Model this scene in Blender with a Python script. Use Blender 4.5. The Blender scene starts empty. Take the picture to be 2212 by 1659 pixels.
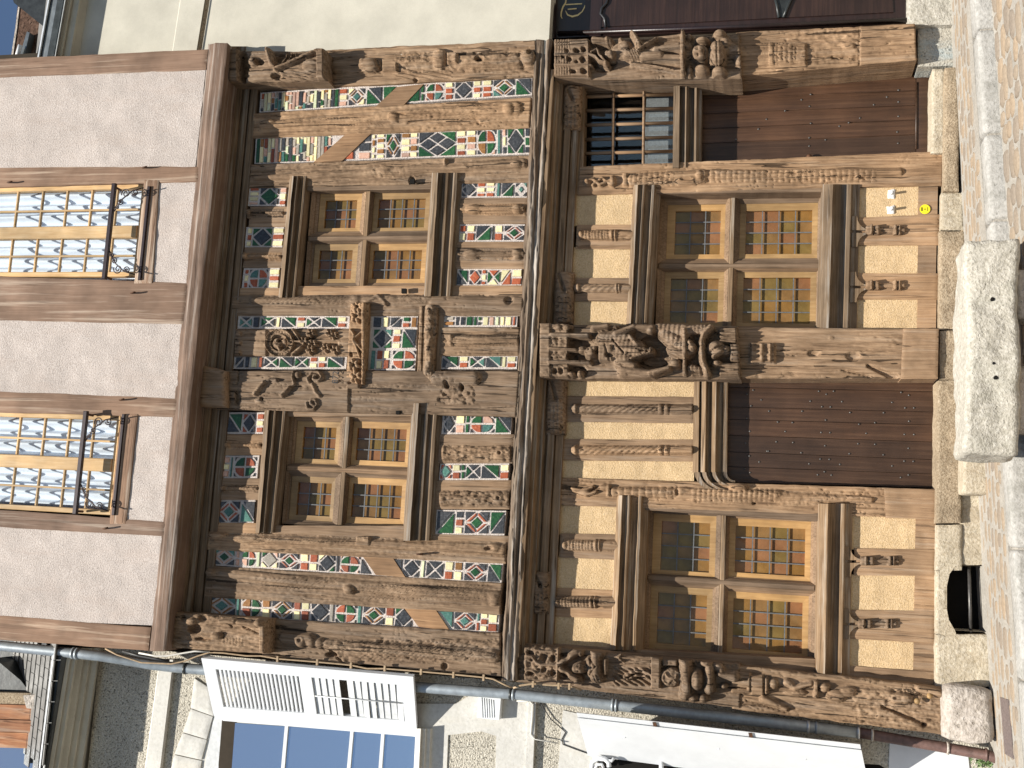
import bpy, math, random
import numpy as np
from mathutils import Vector, Matrix, noise as mnoise

R_ = math.radians
random.seed(7)
RNG = np.random.default_rng(7)
sc = bpy.context.scene
COL = sc.collection

# ------------------------------------------------------------------ camera
FOC = 2350.0                       # focal length in units of a 2212 px wide picture
PITCH, YAW, ROLL = R_(13.7), R_(7.95), R_(1.28)
CAM = np.array([0.0, -10.0, 1.75])
_fwd = np.array([math.sin(YAW)*math.cos(PITCH), math.cos(YAW)*math.cos(PITCH), math.sin(PITCH)])
_rt0 = np.array([math.cos(YAW), -math.sin(YAW), 0.0])
_up0 = np.cross(_rt0, _fwd)
_rt = math.cos(ROLL)*_rt0 + math.sin(ROLL)*_up0
_up = -math.sin(ROLL)*_rt0 + math.cos(ROLL)*_up0
cd = bpy.data.cameras.new('camera')
cam = bpy.data.objects.new('camera', cd); COL.objects.link(cam)
# the photograph lies on its side: picture right = world down, picture up = world right
m = Matrix(((-_up[0], _rt[0], -_fwd[0], CAM[0]), (-_up[1], _rt[1], -_fwd[1], CAM[1]),
            (-_up[2], _rt[2], -_fwd[2], CAM[2]), (0, 0, 0, 1)))
cam.matrix_world = m
cd.sensor_width = 36.0; cd.sensor_fit = 'HORIZONTAL'
cd.lens = FOC/2212*36; cd.clip_start = 0.1; cd.clip_end = 1500
sc.camera = cam

# ------------------------------------------------------------------ light
SUN_EL, SUN_AZ = R_(58), R_(15)    # azimuth measured to the left of the facade's normal
w = bpy.data.worlds.new('World'); sc.world = w; w.use_nodes = True
wn = w.node_tree.nodes; wl = w.node_tree.links
sky = wn.new('ShaderNodeTexSky'); sky.sky_type = 'NISHITA'; sky.sun_disc = False
sky.sun_elevation = SUN_EL; sky.sun_rotation = math.pi + SUN_AZ
sky.air_density = 1.0; sky.dust_density = 0.4; sky.ozone_density = 2.2
wn['Background'].inputs[1].default_value = 0.06
wl.new(sky.outputs[0], wn['Background'].inputs[0])
sd = bpy.data.lights.new('sun', 'SUN'); sd.energy = 5.0; sd.angle = R_(0.5); sd.color = (1.0, 0.95, 0.86)
sun = bpy.data.objects.new('sun', sd); COL.objects.link(sun)
_sd = Vector((math.sin(SUN_AZ)*math.cos(SUN_EL), math.cos(SUN_AZ)*math.cos(SUN_EL), -math.sin(SUN_EL)))
sun.rotation_euler = _sd.to_track_quat('-Z', 'Y').to_euler(); sun.location = (-4, -12, 14)
vs = sc.view_settings
vs.view_transform = 'Standard'; vs.look = 'None'; vs.gamma = 1.0; vs.use_curve_mapping = False
vs.exposure = 0.74
sc.cycles.max_bounces = 6; sc.cycles.transparent_max_bounces = 12

# ------------------------------------------------------------------ pixel -> place
def UNV(px, py, Y):
    """picture point (2212 px frame) on the vertical plane y = Y; arrays allowed"""
    px = np.asarray(px, float); py = np.asarray(py, float)
    a = (1106-px)[..., None]*_up + (829.5-py)[..., None]*_rt + FOC*_fwd
    t = (np.asarray(Y, float)-CAM[1])/a[..., 1]
    return CAM + a*t[..., None]
def UN(px, py, Y):
    return UNV(px, py, Y)
GS, G0 = 0.05, 0.02                # the street climbs to the right
def ground_z(x): return G0 + GS*(x+0.36)
def UG(px, py, dz=0.0):
    a = (1106-px)*_up + (829.5-py)*_rt + FOC*_fwd
    # z = G0+GS*(x+.36)+dz
    t = (G0+GS*(CAM[0]+0.36)+dz-CAM[2])/(a[2]-GS*a[0])
    return CAM + a*t
def C(i, j, x, y): return (553*i+x/4.0, 414.75*j+y/4.0)      # quarter-picture crops, 4x
def fr(ox, oy, s): return (ox, oy, s)
def cell(i, j): return (912*i, 684*j, 2.4254)

# ------------------------------------------------------------------ materials
MATS = {}
class NT:
    def __init__(s, name):
        s.m = bpy.data.materials.new(name); s.m.use_nodes = True
        s.n = s.m.node_tree.nodes; s.l = s.m.node_tree.links
        s.b = s.n['Principled BSDF']; s.tc = s.n.new('ShaderNodeTexCoord')
        MATS[name] = s.m
    def mp(s, scale, rot=(0, 0, 0)):
        k = s.n.new('ShaderNodeMapping'); k.inputs['Scale'].default_value = scale; k.inputs['Rotation'].default_value = rot
        s.l.new(s.tc.outputs['Object'], k.inputs[0]); return k.outputs[0]
    def noise(s, vec, scale=1.0, detail=4, rough=0.55, dist=0.0):
        k = s.n.new('ShaderNodeTexNoise'); k.inputs['Scale'].default_value = scale
        k.inputs['Detail'].default_value = detail; k.inputs['Roughness'].default_value = rough
        k.inputs['Distortion'].default_value = dist
        s.l.new(vec, k.inputs['Vector']); return k.outputs['Fac']
    def vor(s, vec, scale=1.0, feature='F1', out='Distance'):
        k = s.n.new('ShaderNodeTexVoronoi'); k.feature = feature; k.inputs['Scale'].default_value = scale
        s.l.new(vec, k.inputs['Vector']); return k.outputs[out]
    def ramp(s, fac, stops):
        k = s.n.new('ShaderNodeValToRGB'); e = k.color_ramp.elements
        while len(e) < len(stops): e.new(0.5)
        for q, (p, c) in zip(e, stops):
            q.position = p; q.color = (c, c, c, 1) if isinstance(c, (int, float)) else (*c, 1)
        s.l.new(fac, k.inputs[0]); return k.outputs[0]
    def mix(s, a, b, fac, mode='MIX'):
        k = s.n.new('ShaderNodeMix'); k.data_type = 'RGBA'; k.blend_type = mode
        for v, i in ((a, 6), (b, 7), (fac, 0)):
            if hasattr(v, 'links'): s.l.new(v, k.inputs[i])
            elif i == 0: k.inputs[0].default_value = v
            else: k.inputs[i].default_value = (*v, 1)
        return k.outputs[2]
    def rnd(s):
        k = s.n.new('ShaderNodeObjectInfo'); return k.outputs['Random']
    def math(s, op, a, b=0.0):
        k = s.n.new('ShaderNodeMath'); k.operation = op
        for v, i in ((a, 0), (b, 1)):
            if hasattr(v, 'links'): s.l.new(v, k.inputs[i])
            else: k.inputs[i].default_value = v
        return k.outputs[0]
    def bump(s, h, strength=0.4, dist=0.01):
        k = s.n.new('ShaderNodeBump'); k.inputs['Strength'].default_value = strength; k.inputs['Distance'].default_value = dist
        s.l.new(h, k.inputs['Height']); s.l.new(k.outputs[0], s.b.inputs['Normal'])
    def done(s, col=None, rough=0.8, spec=0.3, metal=0.0):
        if col is not None:
            if hasattr(col, 'links'): s.l.new(col, s.b.inputs['Base Color'])
            else: s.b.inputs['Base Color'].default_value = (*col, 1)
        if hasattr(rough, 'links'): s.l.new(rough, s.b.inputs['Roughness'])
        else: s.b.inputs['Roughness'].default_value = rough
        s.b.inputs['Specular IOR Level'].default_value = spec
        s.b.inputs['Metallic'].default_value = metal
        return s.m

def wood(name, axis, dark, mid, light, fine=55, along=2.2, crack=0.6, bump=0.5, rough=0.8, grey=None, greyamt=0.4, spec=0.2, rot=(0, 0, 0)):
    t = NT(name)
    sv = {'z': (fine, fine, along), 'x': (along, fine, fine), 'n': (fine*.5, fine*.5, fine*.5)}[axis]
    v = t.mp(sv, rot)
    g = t.noise(v, 1.0, 6, 0.65, 0.35)
    col = t.ramp(g, [(0.28, dark), (0.5, mid), (0.74, light)])
    pv = t.mp((1, 1, 1))
    patch = t.noise(pv, 2.3, 3, 0.6)
    pc = t.ramp(patch, [(0.3, 0.66), (0.7, 1.16)])
    col = t.mix(col, pc, 1.0, 'MULTIPLY')
    if grey is not None:
        gv = t.noise(t.mp(tuple(x*0.35 for x in sv), rot), 1.0, 5, 0.7)
        gm = t.ramp(gv, [(0.52, 0.0), (0.66, greyamt)])
        col = t.mix(col, grey, gm)
    cv = tuple(x*0.55 if x == fine else x*0.45 for x in sv)
    ck = t.noise(t.mp(cv, rot), 1.0, 3, 0.5, 0.9)
    cm = t.ramp(ck, [(0.335, 1.0), (0.375, 0.0)])
    cd_ = t.math('MULTIPLY', cm, crack)
    col = t.mix(col, tuple(x*0.28 for x in dark), cd_)
    rv = t.ramp(t.rnd(), [(0.0, (0.74, 0.77, 0.82)), (0.5, (0.98, 0.98, 0.98)), (1.0, (1.22, 1.16, 1.08))])
    col = t.mix(col, rv, 1.0, 'MULTIPLY')
    hh = t.math('SUBTRACT', g, t.math('MULTIPLY', cm, crack*1.2))
    t.bump(hh, bump, 0.012)
    return t.done(col, rough, spec)

D1, D2, D3 = (0.19, 0.118, 0.069), (0.295, 0.19, 0.113), (0.375, 0.255, 0.16)
wood('oak_v', 'z', D1, D2, D3, grey=(0.42, 0.35, 0.28), greyamt=0.25)
wood('oak_h', 'x', D1, D2, D3, grey=(0.42, 0.35, 0.28), greyamt=0.3)
wood('oak_carved', 'z', (0.10, 0.061, 0.035), (0.255, 0.165, 0.099), (0.385, 0.268, 0.172), fine=42, crack=0.85, bump=0.9, grey=(0.40, 0.33, 0.26), greyamt=0.25)
wood('oak_log', 'x', (0.07, 0.044, 0.028), (0.22, 0.15, 0.097), (0.40, 0.31, 0.22), fine=26, along=1.3, crack=1.0, bump=1.0, grey=(0.56, 0.49, 0.41), greyamt=0.75)
wood('oak_diag', 'z', D1, (0.26, 0.155, 0.085), (0.34, 0.22, 0.13), rot=(0, R_(45), 0))
wood('oak_diag2', 'z', D1, (0.26, 0.155, 0.085), (0.34, 0.22, 0.13), rot=(0, R_(-45), 0))
wood('paint_v', 'z', (0.19, 0.118, 0.08), (0.235, 0.15, 0.103), (0.275, 0.18, 0.127), along=1.6, crack=0.35, bump=0.35, grey=(0.58, 0.47, 0.37), greyamt=0.5)
wood('paint_h', 'x', (0.19, 0.118, 0.08), (0.235, 0.15, 0.103), (0.275, 0.18, 0.127), along=1.6, crack=0.5, bump=0.5, grey=(0.60, 0.53, 0.45), greyamt=0.5)
wood('mould_h', 'x', (0.125, 0.08, 0.046), (0.205, 0.138, 0.083), (0.30, 0.215, 0.14), fine=60, grey=(0.40, 0.36, 0.31), greyamt=0.6, bump=0.35)
wood('mould_v', 'z', (0.13, 0.083, 0.05), (0.215, 0.143, 0.09), (0.30, 0.21, 0.138), fine=70, bump=0.3, crack=0.35)
wood('ochre_v', 'z', (0.30, 0.175, 0.072), (0.38, 0.23, 0.095), (0.46, 0.295, 0.135), fine=45, along=3, crack=0.1, bump=0.15, rough=0.55, spec=0.35)
wood('pine_v', 'z', (0.50, 0.31, 0.14), (0.60, 0.40, 0.20), (0.68, 0.50, 0.30), fine=45, along=3, crack=0.15, bump=0.2, rough=0.6)
wood('door_v', 'z', (0.040, 0.0195, 0.0105), (0.062, 0.0305, 0.0165), (0.098, 0.052, 0.029), fine=38, along=1.1, crack=0.12, bump=0.2, rough=0.45, spec=0.4)
wood('shop_v', 'x', (0.018, 0.0085, 0.0065), (0.029, 0.0135, 0.010), (0.05, 0.025, 0.017), fine=40, along=1.3, crack=0.15, bump=0.15, rough=0.4, spec=0.45)
wood('shop_dark', 'x', (0.013, 0.0065, 0.006), (0.020, 0.0095, 0.0085), (0.03, 0.014, 0.012), fine=40, along=1.3, crack=0.05, bump=0.1, rough=0.35, spec=0.5)
wood('dormer_wood', 'z', (0.16, 0.07, 0.035), (0.34, 0.15, 0.075), (0.48, 0.27, 0.15), fine=40, grey=(0.45, 0.38, 0.3), greyamt=0.4)

def rough_cast(name, c0, c1, c2, sc_=90, bump=0.6, stain=None, pits=0.7):
    t = NT(name); v = t.mp((1, 1, 1))
    n1 = t.noise(v, sc_, 3, 0.6); n2 = t.noise(v, 3.2, 4, 0.6); n3 = t.noise(v, sc_*1.1, 2, 0.5)
    col = t.ramp(n1, [(0.3, c0), (0.5, c1), (0.72, c2)])
    col = t.mix(col, t.ramp(n2, [(0.3, 0.86), (0.7, 1.06)]), 1.0, 'MULTIPLY')
    pit = t.ramp(n3, [(0.30, 1.0), (0.37, 0.0)])
    col = t.mix(col, tuple(x*0.5 for x in c0), t.math('MULTIPLY', pit, pits))
    if stain is not None:
        s_ = t.noise(t.mp((3.4, 3.4, 0.9)), 1.2, 6, 0.7)
        col = t.mix(col, stain, t.ramp(s_, [(0.50, 0.0), (0.72, 0.6)]))
    t.bump(t.math('SUBTRACT', n1, t.math('MULTIPLY', pit, pits)), bump, 0.012)
    return t.done(col, 0.92, 0.15)
rough_cast('stucco_ochre', (0.462, 0.323, 0.172), (0.554, 0.399, 0.228), (0.630, 0.475, 0.301), 85, 0.6, pits=0.45)
rough_cast('stucco_pink', (0.395, 0.336, 0.299), (0.504, 0.440, 0.398), (0.605, 0.544, 0.500), 75, 0.6, (0.45, 0.37, 0.32), pits=0.35)
rough_cast('render_cream', (0.480, 0.452, 0.376), (0.508, 0.480, 0.404), (0.528, 0.500, 0.424), 120, 0.1, pits=0.2)
rough_cast('roughcast_grey', (0.34, 0.31, 0.25), (0.52, 0.48, 0.40), (0.70, 0.66, 0.57), 65, 1.4)
rough_cast('mortar', (0.497, 0.432, 0.386), (0.607, 0.538, 0.492), (0.681, 0.616, 0.570), 110, 0.8)
rough_cast('stone_white', (0.533, 0.516, 0.473), (0.585, 0.568, 0.525), (0.628, 0.611, 0.576), 30, 0.25, (0.60, 0.56, 0.48), pits=0.2)
rough_cast('stone_cream', (0.34, 0.285, 0.20), (0.45, 0.39, 0.295), (0.54, 0.485, 0.39), 45, 0.8, (0.26, 0.20, 0.13), pits=0.2)
rough_cast('stone_brown', (0.21, 0.155, 0.10), (0.34, 0.265, 0.18), (0.45, 0.37, 0.265), 60, 0.9, (0.16, 0.12, 0.08), pits=0.2)
rough_cast('stone_pale', (0.33, 0.305, 0.25), (0.43, 0.40, 0.34), (0.54, 0.51, 0.45), 38, 1.0, (0.34, 0.33, 0.27), pits=0.2)
rough_cast('stone_rock', (0.32, 0.28, 0.235), (0.44, 0.39, 0.34), (0.54, 0.49, 0.44), 26, 1.4, (0.36, 0.31, 0.26), pits=0.2)
rough_cast('kerb_stone', (0.292, 0.282, 0.258), (0.370, 0.357, 0.331), (0.439, 0.426, 0.400), 34, 0.7, (0.16, 0.155, 0.13), pits=0.2)
rough_cast('street_mortar', (0.267, 0.245, 0.211), (0.327, 0.303, 0.265), (0.387, 0.361, 0.323), 45, 0.6, pits=0.2)
rough_cast('wall_blue', (0.30, 0.27, 0.22), (0.40, 0.37, 0.31), (0.50, 0.47, 0.41), 50, 1.0, (0.25, 0.37, 0.43))
rough_cast('chimney_render', (0.05, 0.030, 0.022), (0.095, 0.055, 0.038), (0.15, 0.095, 0.07), 22, 1.4)

def tile_mat(name, c0, c1, c2, rough=0.22):
    t = NT(name); v = t.mp((1, 1, 1))
    n1 = t.noise(v, 46, 4, 0.7); n2 = t.noise(v, 150, 2, 0.6)
    col = t.ramp(n1, [(0.3, c0), (0.52, c1), (0.74, c2)])
    fl = t.ramp(n2, [(0.68, 0.0), (0.76, 0.55)])
    col = t.mix(col, tuple(min(1, x*1.5+0.10) for x in c2), fl)
    rv = t.ramp(t.rnd(), [(0, (0.72, 0.75, 0.78)), (1, (1.22, 1.18, 1.14))])
    col = t.mix(col, rv, 1.0, 'MULTIPLY')
    t.bump(n1, 0.25, 0.006)
    t.done(col, rough+.06, 0.28)
    return t.m
TM = {'K': tile_mat('tile_navy', (0.024, 0.025, 0.028), (0.046, 0.048, 0.052), (0.10, 0.103, 0.108)),
      'G': tile_mat('tile_green', (0.012, 0.045, 0.02), (0.02, 0.078, 0.03), (0.055, 0.15, 0.055)),
      'R': tile_mat('tile_red', (0.21, 0.05, 0.022), (0.31, 0.078, 0.034), (0.42, 0.15, 0.075), 0.4),
      'C': tile_mat('tile_cream', (0.60, 0.52, 0.27), (0.71, 0.635, 0.37), (0.79, 0.73, 0.50), 0.4),
      'P': tile_mat('tile_pink', (0.42, 0.24, 0.17), (0.52, 0.32, 0.24), (0.60, 0.42, 0.34), 0.45),
      'T': tile_mat('tile_teal', (0.04, 0.11, 0.095), (0.075, 0.17, 0.14), (0.14, 0.27, 0.23)),
      'O': tile_mat('tile_brown', (0.17, 0.075, 0.02), (0.27, 0.125, 0.04), (0.38, 0.20, 0.08), 0.35),
      'W': tile_mat('tile_grey', (0.25, 0.215, 0.17), (0.34, 0.30, 0.25), (0.44, 0.40, 0.34), 0.4),
      'Y': tile_mat('tile_palegreen', (0.42, 0.47, 0.30), (0.52, 0.56, 0.38), (0.62, 0.65, 0.48), 0.35)}

def plain(name, col, rough=0.5, spec=0.4, metal=0.0, nscale=8.0, var=0.12, bump=0.0):
    t = NT(name); v = t.mp((1, 1, 1)); n1 = t.noise(v, nscale, 5, 0.65)
    c = t.mix(col, t.ramp(n1, [(0.25, 1-var*1.6), (0.75, 1+var)]), 1.0, 'MULTIPLY')
    if bump: t.bump(n1, bump, 0.01)
    return t.done(c, rough, spec, metal)
plain('white_paint', (0.66, 0.675, 0.69), 0.45, 0.4, nscale=5, var=0.05)
plain('louvre_grey', (0.56, 0.57, 0.57), 0.5, 0.4, nscale=20, var=0.12, bump=0.3)
plain('zinc_pipe', (0.30, 0.335, 0.36), 0.45, 0.5, 0.35, 14, 0.2, 0.1)
plain('rust_pipe', (0.13, 0.075, 0.062), 0.55, 0.4, 0.1, 20, 0.35, 0.2)
plain('zinc_gutter', (0.20, 0.22, 0.225), 0.35, 0.5, 0.6, 9, 0.3, 0.15)
plain('zinc_lip', (0.62, 0.64, 0.65), 0.35, 0.5, 0.5, 9, 0.2)
plain('zinc_dark', (0.028, 0.032, 0.032), 0.4, 0.5, 0.2, 12, 0.4, 0.2)
plain('slate', (0.17, 0.165, 0.155), 0.5, 0.5, 0.0, 10, 0.3, 0.3)
plain('iron', (0.028, 0.016, 0.018), 0.45, 0.5, 0.3, 30, 0.3)
plain('nail_iron', (0.10, 0.095, 0.09), 0.4, 0.5, 0.5, 40, 0.3)
plain('rust_iron', (0.10, 0.045, 0.022), 0.7, 0.3, 0.0, 40, 0.4)
plain('lead', (0.13, 0.135, 0.14), 0.55, 0.3, 0.0, 40, 0.25)
plain('dark_inside', (0.012, 0.011, 0.010), 0.9, 0.1)
plain('dark_filler', (0.05, 0.04, 0.03), 0.9, 0.1)
plain('grey_board', (0.22, 0.22, 0.215), 0.85, 0.2, 0, 60, 0.2)
plain('pane_board', (0.34, 0.25, 0.16), 0.8, 0.2, 0, 5, 0.25)
plain('curtain', (0.74, 0.80, 0.88), 0.9, 0.1, 0, 12, 0.04)
plain('cable_tan', (0.36, 0.26, 0.16), 0.6, 0.3, 0, 30, 0.2)
plain('cable_black', (0.03, 0.03, 0.03), 0.5, 0.4)
plain('cable_white', (0.62, 0.60, 0.55), 0.5, 0.4)
plain('gold', (0.66, 0.50, 0.22), 0.4, 0.5, 0.0, 30, 0.15)
plain('sign_black', (0.018, 0.02, 0.024), 0.35, 0.5)
plain('sticker_yellow', (0.80, 0.66, 0.02), 0.5, 0.4, 0, 60, 0.1)
plain('sticker_ink', (0.10, 0.08, 0.01), 0.6, 0.2)
plain('white_plastic', (0.72, 0.74, 0.75), 0.45, 0.4, 0, 4, 0.06)
plain('plaster_patch', (0.72, 0.71, 0.70), 0.9, 0.1, 0, 40, 0.1, 0.5)
plain('drain_iron', (0.16, 0.125, 0.115), 0.6, 0.4, 0.1, 50, 0.3, 0.4)
plain('weed_leaf', (0.10, 0.16, 0.05), 0.6, 0.3, 0, 20, 0.3)
plain('dark_ground', (0.06, 0.058, 0.055), 0.9, 0.2, 0, 60, 0.25, 0.5)  # dark colour of the unseen ground sheet that cuts bounced light
plain('pavement_light', (0.62, 0.60, 0.56), 0.9, 0.1, 0, 20, 0.15, 0.3)
def cobble_mat(name, c):
    t = NT(name); v = t.mp((1, 1, 1)); n1 = t.noise(v, 40, 4, 0.6)
    col = t.mix(c, t.ramp(n1, [(0.3, 0.82), (0.7, 1.12)]), 1.0, 'MULTIPLY')
    col = t.mix(col, t.ramp(t.rnd(), [(0, (0.84, 0.84, 0.86)), (0.5, (1.0, 0.97, 0.93)), (1, (1.12, 1.03, 0.92))]), 1.0, 'MULTIPLY')
    t.bump(n1, 0.4, 0.008)
    return t.done(col, 0.85, 0.2)
cobble_mat('cobble', (0.275, 0.228, 0.178))

def glass_mat(name, tint, refl=0.08):
    t = NT(name)
    tr = t.n.new('ShaderNodeBsdfTransparent'); tr.inputs[0].default_value = (*tint, 1)
    gl = t.n.new('ShaderNodeBsdfGlossy'); gl.inputs['Roughness'].default_value = 0.04
    gl.inputs[0].default_value = (0.9, 0.9, 0.9, 1)
    lw = t.n.new('ShaderNodeLayerWeight'); lw.inputs['Blend'].default_value = 0.5
    f = t.math('ADD', t.math('MULTIPLY', t.math('POWER', lw.outputs['Facing'], 4.0), 0.5), 0.025+refl)
    v = t.mp((1, 1, 1)); n1 = t.noise(v, 9, 3, 0.5)
    bp = t.n.new('ShaderNodeBump'); bp.inputs['Strength'].default_value = 0.12; bp.inputs['Distance'].default_value = 0.01
    t.l.new(n1, bp.inputs['Height']); t.l.new(bp.outputs[0], gl.inputs['Normal'])
    mx = t.n.new('ShaderNodeMixShader')
    t.l.new(f, mx.inputs[0]); t.l.new(tr.outputs[0], mx.inputs[1]); t.l.new(gl.outputs[0], mx.inputs[2])
    t.l.new(mx.outputs[0], t.n['Material Output'].inputs[0])
    return t.m
PANE = [glass_mat('glass_amber', (0.78, 0.66, 0.44), 0.0), glass_mat('glass_rose', (0.82, 0.65, 0.54), 0.0),
        glass_mat('glass_olive', (0.70, 0.66, 0.46), 0.0), glass_mat('glass_honey', (0.80, 0.69, 0.52), 0.0)]
glass_mat('glass_clear', (0.92, 0.94, 0.95), 0.02)
t = NT('glass_sky')                 # big panes that mirror the open sky across the street
t.b.inputs['Base Color'].default_value = (0.44, 0.52, 0.60, 1); t.b.inputs['Metallic'].default_value = 0.85; t.b.inputs['Roughness'].default_value = 0.02
t.b.inputs['Specular IOR Level'].default_value = 1.0; t.b.inputs['IOR'].default_value = 2.6

# ------------------------------------------------------------------ mesh helpers
def link(name, me, mat, parent=None, smooth=False):
    o = bpy.data.objects.new(name, me); COL.objects.link(o)
    if mat is not None: me.materials.append(MATS[mat] if isinstance(mat, str) else mat)
    if parent is not None: o.parent = parent
    if smooth: me.shade_smooth()
    return o
def mk(name, verts, faces, mat, parent=None, smooth=False):
    me = bpy.data.meshes.new(name)
    me.from_pydata([tuple(map(float, v)) for v in verts], [], faces); me.update()
    return link(name, me, mat, parent, smooth)
def thing(name, label, cat, loc=(0, 0, 0), group=None):
    o = bpy.data.objects.new(name, None); COL.objects.link(o)
    o.empty_display_size = 0.2
    tag(o, label, cat, group); return o
def tag(o, label, cat, group=None):
    o['label'] = label; o['category'] = cat
    if group: o['group'] = group
    return o

def prism_w(P, yb):
    """front outline P (list of xyz), straight back to y=yb"""
    n = len(P); V = [tuple(p) for p in P] + [(p[0], yb, p[2]) for p in P]
    F = [tuple(range(n)), tuple(range(2*n-1, n-1, -1))]
    F += [(i, i+n, (i+1) % n+n, (i+1) % n) for i in range(n)]
    return V, F
def fix(V, F):
    return V, F
def prism(name, pts, yf, yb, mat, parent=None):
    pts = [(x+slope_x(x)*150, y+150) if y in (1720, 1725) else (x, y) for x, y in pts]   # run on past the picture's edge
    V, F = prism_w([UN(x, y, yf) for x, y in pts], yb)
    return mk(name, V, F, mat, parent)
def wrect(px0, px1, y0, y1, Y):
    """upright world rectangle through the middles of the given picture sides: (xR, xL, zT, zB)"""
    pm, ym = (px0+px1)/2, (y0+y1)/2
    return UN(pm, y0, Y)[0], UN(pm, y1, Y)[0], UN(px0, ym, Y)[2], UN(px1, ym, Y)[2]
def wbox(name, px0, px1, y0, y1, yf, yb, mat, parent=None, bev=0.0):
    xr, xl, zt, zb = wrect(px0, px1, y0, y1, yf)
    return box(name, xl, xr, yf, yb, zb, zt, mat, parent, bev)
def box(name, x0, x1, y0, y1, z0, z1, mat, parent=None, bev=0.0):
    b = bev
    if b <= 0:
        P = [(x0, y0, z0), (x1, y0, z0), (x1, y0, z1), (x0, y0, z1)]
        V, F = prism_w(P, y1); return mk(name, V, F, mat, parent)
    V = [(x0+b, y0, z0+b), (x1-b, y0, z0+b), (x1-b, y0, z1-b), (x0+b, y0, z1-b),
         (x0, y0+b, z0), (x1, y0+b, z0), (x1, y0+b, z1), (x0, y0+b, z1),
         (x0, y1, z0), (x1, y1, z0), (x1, y1, z1), (x0, y1, z1)]
    F = [(0, 1, 2, 3), (11, 10, 9, 8)]
    for i in range(4):
        j = (i+1) % 4
        F += [(i, i+4, j+4, j), (i+4, i+8, j+8, j+4)]
    return mk(name, V, F, mat, parent)
def ring(name, outer, inner, yo, yi, mat, parent=None, yb=None):
    """frame between two world rects (xR,xL,zT,zB); steps from outer depth yo to inner depth yi, optional back"""
    def c4(r, y): return [(r[1], y, r[3]), (r[0], y, r[3]), (r[0], y, r[2]), (r[1], y, r[2])]
    L = [c4(outer, yo), c4(inner, yi)]
    if yb is not None: L = [c4(outer, yb)] + L + [c4(inner, yb)]
    V = [p for l in L for p in l]; F = []
    for k in range(len(L)-1):
        for i in range(4):
            j = (i+1) % 4; F.append((k*4+i, k*4+j, k*4+4+j, k*4+4+i))
    return mk(name, V, F, mat, parent)
def tube(name, pts, r, mat, parent=None, n=10, closed=True):
    pts = [Vector(p) for p in pts]; V = []; F = []
    rs = r if isinstance(r, (list, tuple)) else [r]*len(pts)
    prev = None
    for i, p in enumerate(pts):
        d = (pts[min(i+1, len(pts)-1)]-pts[max(i-1, 0)]).normalized()
        a = Vector((0, -1, 0)) if prev is None else prev
        a = (a - d*a.dot(d))
        if a.length < 1e-3: a = Vector((1, 0, 0)) - d*d.x
        a.normalize(); prev = a; b = d.cross(a)
        for k in range(n):
            t_ = 2*math.pi*k/n
            V.append(p + (a*math.cos(t_)+b*math.sin(t_))*rs[i])
    for i in range(len(pts)-1):
        for k in range(n):
            F.append((i*n+k, i*n+(k+1) % n, (i+1)*n+(k+1) % n, (i+1)*n+k))
    if closed: F += [tuple(range(n-1, -1, -1)), tuple((len(pts)-1)*n+k for k in range(n))]
    return mk(name, V, F, mat, parent, smooth=True)

def vnoise(x, y, seed=0):
    xi = np.floor(x).astype(np.int64); yi = np.floor(y).astype(np.int64); fx = x-xi; fy = y-yi
    fx = fx*fx*(3-2*fx); fy = fy*fy*(3-2*fy)
    def h(a, b):
        n = (a*374761393 + b*668265263 + seed*974634777) & 0xffffffff
        n = ((n ^ (n >> 13))*1274126177) & 0xffffffff
        return ((n ^ (n >> 16)) & 0xffff)/32767.5-1
    return (h(xi, yi)*(1-fx)+h(xi+1, yi)*fx)*(1-fy)+(h(xi, yi+1)*(1-fx)+h(xi+1, yi+1)*fx)*fy
def fnoise(x, y, seed=0, oct=3):
    s = 0; a = 1.0
    for k in range(oct): s = s+a*vnoise(x*2**k, y*2**k, seed+k*13); a *= 0.5
    return s/1.75

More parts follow.
